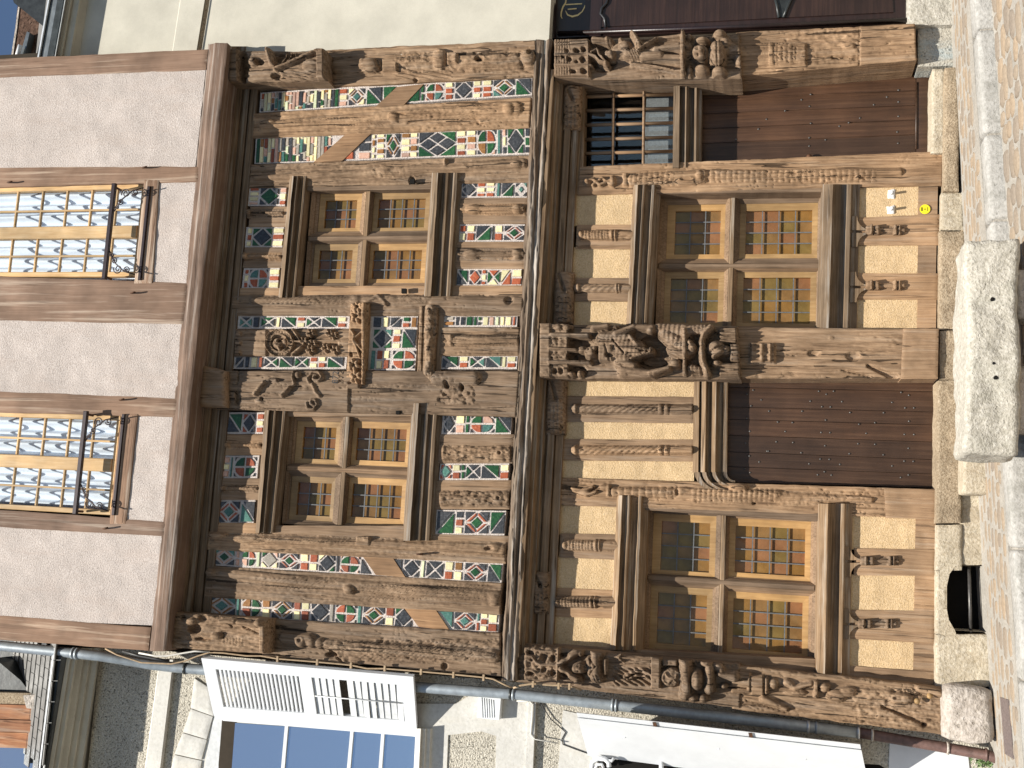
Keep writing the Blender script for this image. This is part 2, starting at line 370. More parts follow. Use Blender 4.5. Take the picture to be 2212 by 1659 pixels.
def carve(prims, X, Y):
    H = np.zeros_like(X)
    for p in prims:
        k, a = p[0], p[1:]
        if k in 'eE':
            cx, cy, rx, ry, h = a[:5]; rot = R_(a[5]) if len(a) > 5 else 0
            dx, dy = X-cx, Y-cy
            u = (dx*math.cos(rot)+dy*math.sin(rot))/rx; v_ = (-dx*math.sin(rot)+dy*math.cos(rot))/ry
            q = np.sqrt(np.clip(1-u*u-v_*v_, 0, 1))*h
            H = np.where(q > 0, np.maximum(H, q), H) if k == 'e' else H+q
        elif k in 'cC':
            x1, y1, x2, y2, r1, r2, h = a[:7]
            dx, dy = x2-x1, y2-y1; L = dx*dx+dy*dy+1e-9
            t_ = np.clip(((X-x1)*dx+(Y-y1)*dy)/L, 0, 1)
            d = np.hypot(X-(x1+t_*dx), Y-(y1+t_*dy)); r = r1+(r2-r1)*t_
            q = np.sqrt(np.clip(1-(d/r)**2, 0, 1))*h
            H = np.where(q > 0, np.maximum(H, q), H) if k == 'c' else H+q
        elif k in 'pP':                      # polyline: pts, r, h
            pts, r, h = a
            d = np.full_like(X, 1e9)
            for (x1, y1), (x2, y2) in zip(pts[:-1], pts[1:]):
                dx, dy = x2-x1, y2-y1
                t_ = np.clip(((X-x1)*dx+(Y-y1)*dy)/(dx*dx+dy*dy+1e-9), 0, 1)
                d = np.minimum(d, np.hypot(X-(x1+t_*dx), Y-(y1+t_*dy)))
            q = np.sqrt(np.clip(1-(d/r)**2, 0, 1))*h
            H = np.where(q > 0, np.maximum(H, q), H) if k == 'p' else H+q
        elif k in 'bB':
            x0, y0, x1, y1, h = a[:5]; s_ = a[5] if len(a) > 5 else 8.0
            q = np.clip(np.minimum(np.minimum(X-x0, x1-X), np.minimum(Y-y0, y1-Y))/s_+0.5, 0, 1)*h
            H = np.where(q > 0, np.maximum(H, q), H) if k == 'b' else H+q
        elif k == 's':                       # overlapping scales
            x0, y0, x1, y1, px, py, amp = a
            mk_ = (X > x0) & (X < x1) & (Y > y0) & (Y < y1)
            row = np.floor((X-x0)/px); v_ = (Y-y0)/py+0.5*(row % 2); fu = (X-x0)/px-row; fv = v_-np.floor(v_)-0.5
            q = amp*(np.clip(1-(fu-0.1)**2-3.2*fv*fv, 0, 1))**0.5
            H = H+np.where(mk_, q-amp*0.5, 0)
        elif k == 'f':                       # folds: parallel ridges in a box, angle deg
            x0, y0, x1, y1, ang, per, amp = a
            mk_ = np.clip(np.minimum(np.minimum(X-x0, x1-X), np.minimum(Y-y0, y1-Y))/12, 0, 1)
            an = R_(ang); q = np.sin((X*math.sin(an)-Y*math.cos(an))/per*2*math.pi + 1.5*fnoise(X/90, Y/90, 5))
            H = H+amp*q*mk_
        elif k == 't':                       # twist (rope) ridges
            x0, y0, x1, y1, per, amp = a
            mk_ = (X > x0) & (X < x1) & (Y > y0) & (Y < y1)
            H = H+np.where(mk_, 0.5*amp*np.sin((X-x0+1.6*(Y-y0))/per*2*math.pi), 0)
        elif k == 'w':                       # weathering roughness in a box
            x0, y0, x1, y1, amp, sx, sy = a
            mk_ = np.clip(np.minimum(np.minimum(X-x0, x1-X), np.minimum(Y-y0, y1-Y))/15, 0, 1)
            H = H+0.55*amp*mk_*fnoise(X/sx, Y/sy, int(x0) % 97)
    return H

SEED = [1]
def relief(name, quad, yf, yb, mat, parent=None, step=4.0, prims=(), frame=None, amp=0.003, nx=14.0, ny=4.0,
           bev=0.008, jit=0.7, smooth=True, ymap=None, jl=30.0, crk=None):
    """a solid whose front follows the picture quad TR,TL,BL,BR on plane yf, with rounded rim, wobble and carving.
    nx, ny: noise length along / across the first (vertical) direction in picture px"""
    SEED[0] += 1; sd_ = SEED[0]
    TR, TL, BL, BR = [np.array(q, float) for q in quad]
    Lv = (np.hypot(*(BR-TR))+np.hypot(*(BL-TL)))/2; Lh = (np.hypot(*(TL-TR))+np.hypot(*(BL-BR)))/2
    nv = max(2, int(Lv/step)+1); nh = max(2, int(Lh/step)+1)
    nv = max(nv, 3); nh = max(nh, 3)
    s = np.linspace(0, 1, nv)[:, None]*np.ones((1, nh)); q = np.ones((nv, 1))*np.linspace(0, 1, nh)[None, :]
    PX = (TR[0]*(1-s)+BR[0]*s)*(1-q)+(TL[0]*(1-s)+BL[0]*s)*q
    PY = (TR[1]*(1-s)+BR[1]*s)*(1-q)+(TL[1]*(1-s)+BL[1]*s)*q
    u = s*Lv; v = q*Lh
    # wavy outline
    if jit:
        ey = fnoise(u/jl, np.where(q < .5, 0.0, 7.3)+0*u, sd_)*jit*np.abs(2*q-1)
        ex = fnoise(v/jl, np.where(s < .5, 3.1, 9.7)+0*v, sd_+5)*jit*np.abs(2*s-1)**8
        PY = PY+ey; PX = PX+ex
    h = amp*fnoise(u/nx, v/ny, sd_+9)
    if prims:
        f = frame; h = h+carve(prims, (PX*1.64919-f[0])*f[2], (PY*1.64919-f[1])*f[2])
    if crk is None: crk = 0.016 if mat == 'oak_carved' else 0.0
    if crk:
        g_ = np.abs(vnoise(u/75, v/4.2+1.3*vnoise(u/40, v/30, sd_+3), sd_+21))
        h = h-crk*np.clip(1-g_/0.13, 0, 1)*np.clip(0.4+vnoise(u/120, v/18, sd_+31), 0, 1)
    ppm = 228.0
    de = np.minimum(np.minimum(u, Lv-u), np.minimum(v, Lh-v))/ppm
    if bev > 0:
        k = np.clip(de/bev, 0, 1); h = h-bev*(1-np.sqrt(np.clip(1-(1-k)**2, 0, 1)))
    W = UNV(PX, PY, yf if ymap is None else ymap)
    V = np.stack([W[..., 0], yf-h, W[..., 2]], -1).reshape(-1, 3)
    idx = np.arange(nv*nh).reshape(nv, nh)
    Fq = np.stack([idx[:-1, :-1], idx[:-1, 1:], idx[1:, 1:], idx[1:, :-1]], -1).reshape(-1, 4)
    per = np.concatenate([idx[0, :-1], idx[:-1, -1], idx[-1, :0:-1], idx[:0:-1, 0]])
    n0 = len(V); m_ = len(per)
    A = V[per]; B = A.copy(); B[:, 1] = yb
    V = np.concatenate([V, A, B]); ii = np.arange(m_); jj = (ii+1) % m_
    Fs = np.stack([n0+ii, n0+m_+ii, n0+m_+jj, n0+jj], -1)
    # back cap (fan of quads is enough: one ngon)
    nf = len(Fq)+len(Fs)
    loops = np.concatenate([Fq.reshape(-1), Fs.reshape(-1)])
    back = (n0+m_+np.arange(m_))[::-1]
    me = bpy.data.meshes.new(name)
    me.vertices.add(len(V)); me.vertices.foreach_set('co', V.astype(np.float32).ravel())
    me.loops.add(len(loops)+m_); me.loops.foreach_set('vertex_index', np.concatenate([loops, back]).astype(np.int32))
    me.polygons.add(nf+1)
    ls = np.concatenate([np.arange(nf)*4, [nf*4]]).astype(np.int32)
    me.polygons.foreach_set('loop_start', ls)
    me.update(calc_edges=True)
    o = link(name, me, mat, parent)
    if smooth:
        sm = np.ones(nf+1, bool); sm[len(Fq):] = False
        me.polygons.foreach_set('use_smooth', sm)
    return o

def slope_x(px): return (px-2363)*5.4e-5          # how level lines run in the picture
def vq(xt, yRt, yLt, xb, yRb, yLb):
    return [(xt, yRt), (xt+slope_x(xt)*(yLt-yRt), yLt), (xb+slope_x(xb)*(yLb-yRb), yLb), (xb, yRb)]
def vtimber(name, xt, yRt, yLt, xb, yRb, yLb, yf, yb, mat, parent, **kw):
    kw.setdefault('nx', 60.0); kw.setdefault('ny', 6.0); kw.setdefault('step', 5.0)
    return relief(name, vq(xt, yRt, yLt, xb, yRb, yLb), yf, yb, mat, parent, **kw)
def htimber(name, pRt, pRb, yR, pLt, pLb, yL, yf, yb, mat, parent, **kw):
    kw.setdefault('nx', 5.0); kw.setdefault('ny', 60.0); kw.setdefault('step', 5.0)
    return relief(name, [(pRt, yR), (pLt, yL), (pLb, yL), (pRb, yR)], yf, yb, mat, parent, **kw)
def mould(name, pRt, pRb, yR, pLt, pLb, yL, prof, mat, parent, yb=None, n=1, wob=0.0):
    """run of moulding from right end to left end; prof = [(t, y)...] from top to bottom"""
    if yL == 1740:                     # run on past the picture's edge
        e = (2000-yR)/(yL-yR); pLt, pLb, yL = pRt+(pLt-pRt)*e, pRb+(pLb-pRb)*e, 2000
    SEED[0] += 1
    V = []; F = []; k = len(prof)
    n = max(n, 2 if wob == 0 else int(abs(yL-yR)/14)+2)
    for i in range(n+1):
        f = i/n; y = yR+(yL-yR)*f
        for (t_, d) in prof:
            px = (pRt+(pRb-pRt)*t_)*(1-f)+(pLt+(pLb-pLt)*t_)*f
            if wob: px += wob*mnoise.noise(Vector((i*0.37+SEED[0]*7.1, t_*3.1, 0.3)))
            V.append(UN(px, y, d))
        if yb is not None:
            a, b_ = V[-k], V[-1]
            V.append(np.array([b_[0], yb, b_[2]])); V.append(np.array([a[0], yb, a[2]]))
    kk = k+2 if yb is not None else k
    for i in range(n):
        for j in range(kk if yb is not None else kk-1):
            j2 = (j+1) % kk
            F.append((i*kk+j, i*kk+j2, (i+1)*kk+j2, (i+1)*kk+j))
    if yb is not None:
        F.append(tuple(range(kk-1, -1, -1))); F.append(tuple(n*kk+j for j in range(kk)))
    return mk(name, V, F, mat, parent)

# ================================================================== ground
def grid_xy(name, x0, x1, y0, y1, nx, ny, zf, mat):
    V = []; F = []
    for i in range(nx+1):
        for j in range(ny+1):
            x = x0+(x1-x0)*i/nx; y = y0+(y1-y0)*j/ny; V.append((x, y, zf(x, y)))
    for i in range(nx):
        for j in range(ny):
            a = i*(ny+1)+j; F.append((a, a+ny+1, a+ny+2, a+1))
    return mk(name, V, F, mat, None, True)
KD = 0.11                                             # kerb drop
def slope_clip(x): return G0+GS*(max(-6, min(10, x))+0.36)
st = grid_xy('street', -400, 400, -400, 60, 160, 92, lambda x, y: slope_clip(x)-KD-0.012, 'street_mortar')
st['kind'] = 'structure'
rd = grid_xy('bounce_cut_ground', -400, 400, -400, -4.2, 160, 80, lambda x, y: slope_clip(x)-KD-0.004, 'dark_ground'); rd['kind'] = 'structure'  # unseen dark sheet added to cut light bouncing up onto the facade
# line of the kerb's inner edge, read off the picture, on the pavement plane
kin = [UG(2092, 0), UG(2130, 424), UG(2154, 900), UG(2181, 1240), UG(2200, 1480)]
kc = np.polyfit([p[0] for p in kin], [p[1] for p in kin], 1)
def kerb_y(x): return kc[0]*x+kc[1]
KW = 0.22
V = []; F = []
xs = np.linspace(-14, 18, 41)
for x in xs:
    z = ground_z(x)
    V += [(x, kerb_y(x), z), (x, 1.0, z+0.02), (x, 1.0, z-0.4), (x, kerb_y(x), z-0.4)]
for i in range(len(xs)-1):
    for j in range(4): F.append((i*4+j, i*4+(j+1) % 4, i*4+4+(j+1) % 4, i*4+4+j))
F += [(0, 1, 2, 3), tuple(len(V)-4+k for k in range(4))]
pave = mk('pavement', V, F, 'street_mortar'); pave['kind'] = 'structure'
kerb = mk('kerb', [(-14, kerb_y(-14)-KW+.03, ground_z(-14)-.4), (18, kerb_y(18)-KW+.03, ground_z(18)-.4), (18, kerb_y(18), ground_z(18)-.4), (-14, kerb_y(-14), ground_z(-14)-.4),
     (-14, kerb_y(-14)-KW+.03, ground_z(-14)-.03), (18, kerb_y(18)-KW+.03, ground_z(18)-.03), (18, kerb_y(18), ground_z(18)-.03), (-14, kerb_y(-14), ground_z(-14)-.03)],
     [(0, 1, 2, 3), (4, 5, 6, 7), (0, 1, 5, 4), (1, 2, 6, 5), (2, 3, 7, 6), (3, 0, 4, 7)], 'street_mortar'); kerb['kind'] = 'structure'
def soft_block(name, x0, x1, y0, y1, z0, z1, mat, parent, n=(8, 5, 5), bev=0.025, amp=0.008, shear=None, seed=0, top_z=None):
    """rounded, slightly uneven stone block"""
    V = {}; VV = []; F = []
    L = (x1-x0, y1-y0, z1-z0); c = Vector(((x0+x1)/2, (y0+y1)/2, (z0+z1)/2))
    def vid(i, j, k):
        key = (i, j, k)
        if key in V: return V[key]
        def coord(a, na, Ln):
            if a == 0: return -Ln/2
            if a == na: return Ln/2
            if a == 1: return -Ln/2+bev*1.2
            if a == na-1: return Ln/2-bev*1.2
            return -Ln/2+bev*1.2+(Ln-2.4*bev)*(a-1)/(na-2)
        p = Vector((coord(i, n[0], L[0]), coord(j, n[1], L[1]), coord(k, n[2], L[2])))
        q = Vector([max(-L[a]/2+bev, min(L[a]/2-bev, p[a])) for a in range(3)])
        d = p-q
        if d.length > 1e-6: p = q+d.normalized()*bev
        p = p+c
        nv = Vector((mnoise.noise(p*3.1+Vector((seed, 0, 0))), mnoise.noise(p*3.1+Vector((0, seed+5, 0))), mnoise.noise(p*3.1+Vector((0, 0, seed+9)))))
        nv += 0.5*Vector((mnoise.noise(p*9+Vector((seed, 1, 0))), mnoise.noise(p*9+Vector((3, seed, 0))), mnoise.noise(p*9+Vector((0, 7, seed)))))
        p = p+nv*amp
        if shear: p.z += shear(p.x)
        V[key] = len(VV); VV.append(p); return V[key]
    for a, b_, cc in ((0, 1, 2), (1, 2, 0), (2, 0, 1)):
        for side in (0, n[cc]):
            for i in range(n[a]):
                for j in range(n[b_]):
                    q = []
                    for (di, dj) in ((0, 0), (1, 0), (1, 1), (0, 1)):
                        ix = [0, 0, 0]; ix[a] = i+di; ix[b_] = j+dj; ix[cc] = side
                        q.append(vid(*ix))
                    F.append(tuple(q) if side else tuple(q[::-1]))
    return mk(name, VV, F, mat, parent, True)
x = -4.2; i = 0
while x < 8.5:
    ln = random.uniform(0.7, 1.15)
    o = soft_block('kerbstone', x+0.006, x+ln-0.006, -KW/2, KW/2, -0.30, 0.0, 'kerb_stone', None, (7, 4, 4), 0.03, 0.007, seed=i*3.3)
    for v in o.data.vertices:
        v.co.y += kerb_y(v.co.x)-KW/2; v.co.z += ground_z(v.co.x)+0.004
    o.parent = kerb; x += ln; i += 1
def cobbles(parent, name, x0, x1, ylo, yhi, sx, sy, zf, seed):
    rr = random.Random(seed); n = 0; y = 0
    row = 0; yy = 0.0
    while yy < 3.0:
        h = sy*rr.uniform(0.85, 1.2); xx = x0+(row % 2)*sx*0.5
        while xx < x1:
            wd = sx*rr.uniform(0.5, 1.5)
            cx = xx+wd/2; yt = yhi(cx)-yy-h/2+rr.uniform(-.22, .22)*h; h0 = h; h = h*rr.uniform(.75, 1.12)
            if yt-h/2 > ylo(cx) and n < 300:
                K = rr.choice((6, 7, 8)); ph = rr.uniform(0, 1); V = []; F = []
                for lev, (sc_, dz) in enumerate(((1.0, -0.010), (0.92, 0.0025), (0.6, 0.005))):
                    for k in range(K):
                        a = 2*math.pi*(k+ph)/K
                        ca, sa = math.cos(a), math.sin(a)
                        pw = 0.92
                        ex = math.copysign(abs(ca)**pw, ca); ey = math.copysign(abs(sa)**pw, sa)
                        jx = 1.0+0.30*mnoise.noise(Vector((cx*7+k, yt*9, 1.0)))
                        px_, py_ = cx+ex*wd*0.485*sc_*jx, yt+ey*h*0.47*sc_*jx
                        V.append((px_, py_, zf(px_)+dz))
                for l in range(2):
                    for k in range(K): F.append((l*K+k, l*K+(k+1) % K, (l+1)*K+(k+1) % K, (l+1)*K+k))
                F.append(tuple(2*K+k for k in range(K)))
                mk(name, V, F, 'cobble', parent, True); n += 1
            h = h0
            xx += wd
        yy += h; row += 1
cobbles(pave, 'cobble', -2.6, 6.2, lambda x: kerb_y(x)+0.03, lambda x: -0.13 if x > 0 else -0.1, 0.2, 0.13, lambda x: ground_z(x)+0.004, 3)
cobbles(st, 'cobble', -2.2, 6.4, lambda x: kerb_y(x)-KW-1.35, lambda x: kerb_y(x)-KW-0.03, 0.24, 0.17, lambda x: slope_clip(x)-KD-0.004, 5)

# ================================================================== the carved house
house = thing('timber_framed_house', 'tall carved half-timbered house with tiled upper panels and ochre infill', 'house')
YG, YF, YT = 0.0, -0.22, -0.52
zs = UN(2025, 800, 0)[2]
# unseen dark core added behind the facade to block light
xl0, xr0 = UN(1500, 1490, 0.3)[0]+0.1, UN(1500, 90, 0.3)[0]
box('dark_filler', xl0, xr0, 0.34, 5.0, -0.1, UN(1130, 800, .3)[2], 'dark_filler', house)
box('dark_filler', xl0-.02, xr0+.02, 0.14, 5.0, UN(1130, 800, .3)[2]+.01, UN(440, 800, 0)[2], 'dark_filler', house)
box('dark_filler', xl0-.04, xr0+.04, -0.18, 5.0, UN(440, 800, 0)[2]+.01, 12.0, 'dark_filler', house)

# ---------------------------------------------------------------- plinth stones and sills
def stone(name, q, yf, yb, mat, parent, **kw):
    kw.setdefault('nx', 22); kw.setdefault('ny', 22); kw.setdefault('amp', 0.010); kw.setdefault('bev', 0.010); kw.setdefault('step', 4); kw.setdefault('jit', 1.6)
    return relief(name, q, yf, yb, mat, parent, **kw)
def rq(x0, x1, y0, y1):
    return [(x0, y0), (x0+slope_x(x0)*0.5*(y1-y0), y1), (x1, y1), (x1+0, y0)]
PL = [(1962, 2066, -30, 52, 'stone_pale', -.10), (1984, 2066, 55, 142, 'wall_blue', -.02), (2041, 2071, 145, 412, 'stone_brown', -.13),
      (2033, 2083, 416, 496, 'stone_cream', -.08), (2030, 2084, 499, 711, 'stone_brown', -.09), (2030, 2100, 714, 820, 'stone_brown', -.10),
      (2026, 2076, 822, 1130, 'stone_brown', -.13), (2023, 2078, 1133, 1232, 'stone_cream', -.09),
      (2076, 2135, 1062, 1221, 'stone_cream', -.07), (2022, 2143, 1371, 1484, 'stone_cream', -.10), (2022, 2046, 1234, 1370, 'stone_cream', -.08)]
for (a, b_, c_, d_, mt, yf) in PL:
    stone('plinth_stone', rq(a, b_, c_, d_), yf, 0.3, mt, house)
stone('plinth_stone', [(2075, 416), (2080, 820), (2150, 820), (2105, 416)], -0.06, 0.28, 'stone_brown', house)
stone('plinth_stone', [(2068, 145), (2080, 414), (2110, 414), (2090, 145)], -0.10, 0.28, 'stone_cream', house)
stone('plinth_stone', [(2074, 822), (2076, 1062), (2150, 1062), (2140, 822)], -0.06, 0.27, 'stone_cream', house)
# sill ledges catch the light
stone('door_sill', rq(2014, 2042, 148, 330), -0.05, 0.3, 'stone_cream', house)
# cellar vent
wbox('vent_back', 2040, 2140, 1218, 1372, 0.22, 0.3, 'dark_inside', house)
pts = [(2141, 1223), (2064, 1223), (2051, 1240), (2045, 1268), (2045, 1315), (2050, 1340), (2063, 1362), (2141, 1366)]
P3 = [UN(x, y, -0.09) for x, y in pts]; Q3 = [(p[0], 0.22, p[2]) for p in P3]
mk('vent_reveal', P3+Q3, [(i, i+1, i+9, i+8) for i in range(7)], 'stone_cream', house)
# spandrels over the vent's arch
mk('vent_arch', [UN(x, y, -0.088) for x, y in [(2030, 1222), (2064, 1223), (2051, 1240), (2045, 1268), (2030, 1268)]], [(0, 1, 2, 3, 4)], 'stone_cream', house)
mk('vent_arch', [UN(x, y, -0.088) for x, y in [(2030, 1316), (2045, 1315), (2050, 1340), (2063, 1362), (2066, 1372), (2030, 1374)]], [(0, 1, 2, 3, 4, 5)], 'stone_cream', house)
a = UN(2093, 1216, 0.0); b_ = UN(2097, 1372, 0.0)
tube('vent_bar', [a, b_], 0.014, 'nail_iron', house)
mk('vent_sill', [UN(2133, 1222, -0.12), UN(2141, 1366, -0.12), UN(2152, 1366, -0.14), UN(2140, 1222, -0.14)], [(0, 1, 2, 3)], 'stone_pale', house)

# ---------------------------------------------------------------- ground storey timbers
def stud(q, mat='oak_v', yf=YG, yb=0.30, nm='stud', **kw): return vtimber(nm, *q, yf, yb, mat, house, **kw)
CB = dict(step=1.9, amp=0.006, nx=10, ny=3)
# bressummer over the ground floor: a cracked log with a ledge
Pf = (0, 0, 1/1.64919)
relief('bressummer', [(1155, 84), (1081, 1472), (1113, 1474), (1191, 84)], -0.26, 0.2, 'oak_log', house, step=1.7, amp=0.020, nx=6, ny=70, bev=0.03, jit=3.0,
       prims=[('C', 1178, 84, 1102, 1472, 4.5, 4.5, -0.028), ('C', 1190, 84, 1112, 1472, 6, 5, 0.006), ('w', 1060, 70, 1210, 1490, .012, 3.4, 50), ('w', 1060, 70, 1210, 1490, .014, 14, 24)], frame=Pf)
mould('jetty_moulding', 1190, 1256, 150, 1112, 1193, 1420,
      [(0, -.25), (.10, -.245), (.12, -.17), (.24, -.17), (.27, -.12), (.33, -.09), (.42, -.10), (.45, -.05), (.53, -.02), (.56, -.06), (.74, -.065), (.76, -.01), (.8, -.03), (1, -.03)],
      'mould_h', house, yb=0.2)
# carved beast heads at the ends of the wall plate (they sit in shade)
for (fi, x0, x1, y0, y1) in (((2, 1), 370, 535, 690, 1140), ((2, 0), 450, 605, 740, 1120), ((2, 2), 300, 470, -60, 440), ((2, 3), 170, 330, -40, 330)):
    f = cell(*fi)
    q = [C(*fi, x0, y0), C(*fi, x0-12, y1), C(*fi, x1-12, y1), C(*fi, x1, y0)]
    relief('carved_beast', q, -0.05, 0.1, 'oak_carved', house, step=2.0, amp=0.004, bev=0.015, frame=f,
           prims=[('c', (x0+x1)/2, y0+60, (x0+x1)/2-10, y1-60, 75, 70, 0.05), ('s', x0, (y0+y1)/2, x1, y1, 34, 40, 0.016),
                  ('C', (x0+x1)/2-40, y0+40, (x0+x1)/2, (y0+y1)/2-60, 14, 18, -0.04), ('E', (x0+x1)/2+30, (y0+y1)/2-40, 18, 18, 0.02)])

# right corner post: plain lower shaft + carved upper part
relief('corner_post', [(1590, 68), (1590, 164), (1980, 130), (1977, 51)], -0.14, 0.25, 'oak_carved', house, frame=cell(3, 0), step=2.2, amp=0.006, nx=30, ny=5, bev=0.012,
       prims=[('b', -300, 380, 330, 570, 0.035, 20), ('b', 5, 380, 50, 572, 0.05, 8), ('s', 50, 405, 230, 545, 42, 44, 0.02), ('w', 200, 250, 800, 570, 0.02, 40, 22),
              ('C', 560, 495, 780, 500, 12, 20, -0.04), ('C', 400, 490, 800, 470, 6, 8, -0.02), ('b', 795, 205, 1290, 560, 0.012, 6), ('E', 700, 400, 60, 30, 0.03), ('C', 790, 260, 790, 570, 5, 5, -0.015)])
FR = fr(1820, 100, 2.765)
relief('carved_corner_post', [(1198, 86), (1197, 168), (1602, 164), (1596, 68)], -0.20, 0.2, 'oak_carved', house, frame=FR, ymap=-0.24, **CB, bev=0.02, jit=1.6,
  prims=[('E', 900, 290, 150, 130, -.06), ('E', 1380, 190, 260, 110, -.02), ('b', 425, 118, 772, 482, 0.075, 12), ('f', 430, 120, 600, 480, 90, 26, 0.006),
   ('E', 655, 232, 34, 26, -.06), ('E', 722, 222, 26, 30, -.06), ('E', 580, 318, 28, 26, -.05), ('E', 655, 344, 20, 16, -.05), ('E', 716, 322, 30, 34, -.06), ('E', 618, 436, 36, 24, -.06), ('E', 725, 434, 36, 30, -.06),
   ('E', 560, 232, 22, 22, -.04), ('E', 520, 300, 18, 16, -.03), ('E', 800, 330, 50, 46, -.05),
   ('c', 440, 274, 765, 276, 12, 12, .105), ('c', 440, 380, 800, 386, 16, 16, .11), ('c', 768, 176, 768, 480, 14, 14, .10),
   ('p', [(768, 276), (840, 300), (880, 345), (930, 362)], 18, .12), ('p', [(800, 262), (860, 232), (880, 290), (935, 345)], 16, .125), ('e', 946, 372, 36, 36, .15),
   ('c', 600, 150, 760, 140, 30, 28, .10), ('c', 820, 132, 985, 142, 30, 36, .13), ('e', 958, 140, 34, 40, .15),
   ('e', 985, 278, 66, 52, .13), ('E', 1000, 270, 24, 16, .02), ('E', 940, 252, 22, 22, .02), ('E', 1030, 262, 20, 20, .018), ('E', 1010, 312, 20, 16, .018), ('E', 920, 300, 24, 24, .02),
   ('c', 1080, 232, 1690, 215, 95, 120, .085), ('e', 1130, 200, 86, 76, .13), ('e', 1090, 140, 36, 36, .12),
   ('c', 1205, 80, 1275, 200, 34, 46, .19), ('c', 1150, 292, 1262, 292, 44, 52, .165), ('f', 1170, 220, 1290, 350, 55, 22, .010),
   ('c', 1265, 250, 1440, 136, 22, 16, .15), ('c', 1300, 215, 1440, 150, 14, 10, .16), ('c', 1440, 130, 1690, 95, 34, 28, .11), ('c', 1430, 242, 1660, 200, 40, 44, .14),
   ('c', 1300, 300, 1480, 290, 56, 48, .15), ('c', 1480, 300, 1690, 310, 40, 34, .12), ('C', 1430, 180, 1650, 160, 10, 8, -.03), ('C', 1480, 262, 1690, 262, 10, 10, -.035),
   ('c', 1190, 352, 1690, 440, 18, 24, .09), ('C', 1480, 380, 1640, 420, 12, 12, -.04),
   ('b', 1678, 60, 1716, 474, .16, 8),
   ('e', 1872, 270, 96, 88, .19), ('e', 1742, 218, 34, 30, .13), ('C', 1815, 200, 1815, 340, 10, 10, .015), ('E', 1880, 290, 30, 16, .035), ('E', 1848, 262, 16, 14, -.03), ('E', 1852, 310, 16, 14, -.03), ('C', 1915, 262, 1915, 320, 8, 8, -.03),
   ('e', 2036, 268, 92, 136, .205), ('e', 1890, 142, 82, 44, .14), ('e', 2062, 88, 78, 56, .16), ('e', 2120, 180, 70, 90, .13), ('e', 1882, 424, 86, 54, .14), ('e', 2052, 436, 80, 50, .13), ('e', 1760, 420, 40, 60, .09), ('e', 1760, 100, 40, 40, .10),
   ('c', 2150, 200, 2300, 260, 70, 60, .10), ('e', 2260, 300, 60, 90, .08), ('C', 2030, 150, 2040, 390, 8, 10, -.02)])

# right door with its grille over it
f = cell(3, 0)
doorR = bpy.data.objects.new('door', None); COL.objects.link(doorR); doorR.parent = house; doorR['label'] = 'dark studded plank door under the barred grille'
YD = 0.235
relief('door_leaf', [(1505, 172), (1505, 358), (2013, 331), (2013, 148)], YD+0.012, YD+0.05, 'door_v', doorR, step=8, amp=0.002, bev=0.0, jit=0)
bd = [(1510, 178, 214), (1510, 215, 246), (1510, 247, 278), (1510, 279, 310), (1510, 311, 350)]
for (xt, y0, y1) in bd:
    k0 = (y0-178)/172; k1 = (y1-178)/172
    b0 = 176-18+k0*(330-160)+ (0); b1 = 176-18+k1*(330-160)
    relief('plank', [(xt, y0+.6), (xt, y1-.6), (1978, 160+k1*170-.6), (1978, 160+k0*170+.6)], YD, YD+0.03, 'door_v', doorR, step=9, amp=0.0015, bev=0.0025, jit=0.2)
relief('bottom_rail', [(1980, 152), (1979, 331), (2012, 331), (2013, 150)], YD-0.004, YD+0.03, 'door_v', doorR, step=8, amp=0.001, bev=0.006, jit=0.2)
tube('rail_bead', [UN(1980, 178, YD-.004), UN(1979, 322, YD-.004)], 0.010, 'door_v', doorR, 8)
def knob(name, p, r, mat, parent, flat=0.7, y_out=1.0):
    V = []; F = []; n = 8
    for l, (rr, dy) in enumerate(((1, 0), (0.8, -0.6), (0.35, -0.95))):
        for k in range(n):
            a = 2*math.pi*k/n; V.append((p[0]+rr*r*math.cos(a), p[1]+dy*r*flat, p[2]+rr*r*math.sin(a)))
    for l in range(2):
        for k in range(n): F.append((l*n+k, l*n+(k+1) % n, (l+1)*n+(k+1) % n, (l+1)*n+k))
    F.append(tuple(2*n+k for k in range(n)))
    return mk(name, V, F, mat, parent, True)
for (x, y) in [(370, 815), (290, 862), (360, 918), (148, 957), (1028, 838), (915, 905), (1128, 778), (1128, 880), (1128, 1005), (795, 1020), (698, 1060), (370, 1065), (618, 1090), (1118, 1140), (358, 1190), (498, 1208), (1125, 1238), (358, 1262)]:
    knob('stud_nail', UN(*C(3, 0, x, y), YD), 0.010, 'nail_iron', doorR)
for (x, y) in [(2200, 1030), (2130, 1115), (1935, 1205)]:
    knob('stud_nail', UN(*C(2, 0, x, y), YD), 0.010, 'nail_iron', doorR)
knob('door_knob', UN(1748, 339, YD-.03), 0.028, 'rust_iron', doorR, 1.2)
mould('door_head', 1455, 1516, 178, 1453, 1514, 362, [(0, -.02), (.22, -.03), (.24, .03), (.42, .0), (.46, -.02), (.50, .0), (.6, .06), (.72, .06), (.75, .02), (.82, .01), (.86, .05), (1, .07)], 'mould_h', house, yb=0.22)
gr = bpy.data.objects.new('grille_window', None); COL.objects.link(gr); gr.parent = house
wbox('backing', 1245, 1460, 176, 366, 0.31, 0.335, 'dark_inside', gr)
wbox('board', 1394, 1458, 178, 364, 0.26, 0.28, 'grey_board', gr)
wbox('pane', 1256, 1457, 178, 364, 0.245, 0.25, 'glass_clear', gr)
for y in (830, 950, 1075, 1200, 1320):
    a = C(2, 0, 620, y+8); b_ = C(2, 0, 1395, y-14)
    tube('bar', [UN(*a, 0.12), UN(*b_, 0.12)], 0.017, 'oak_v', gr, 6)
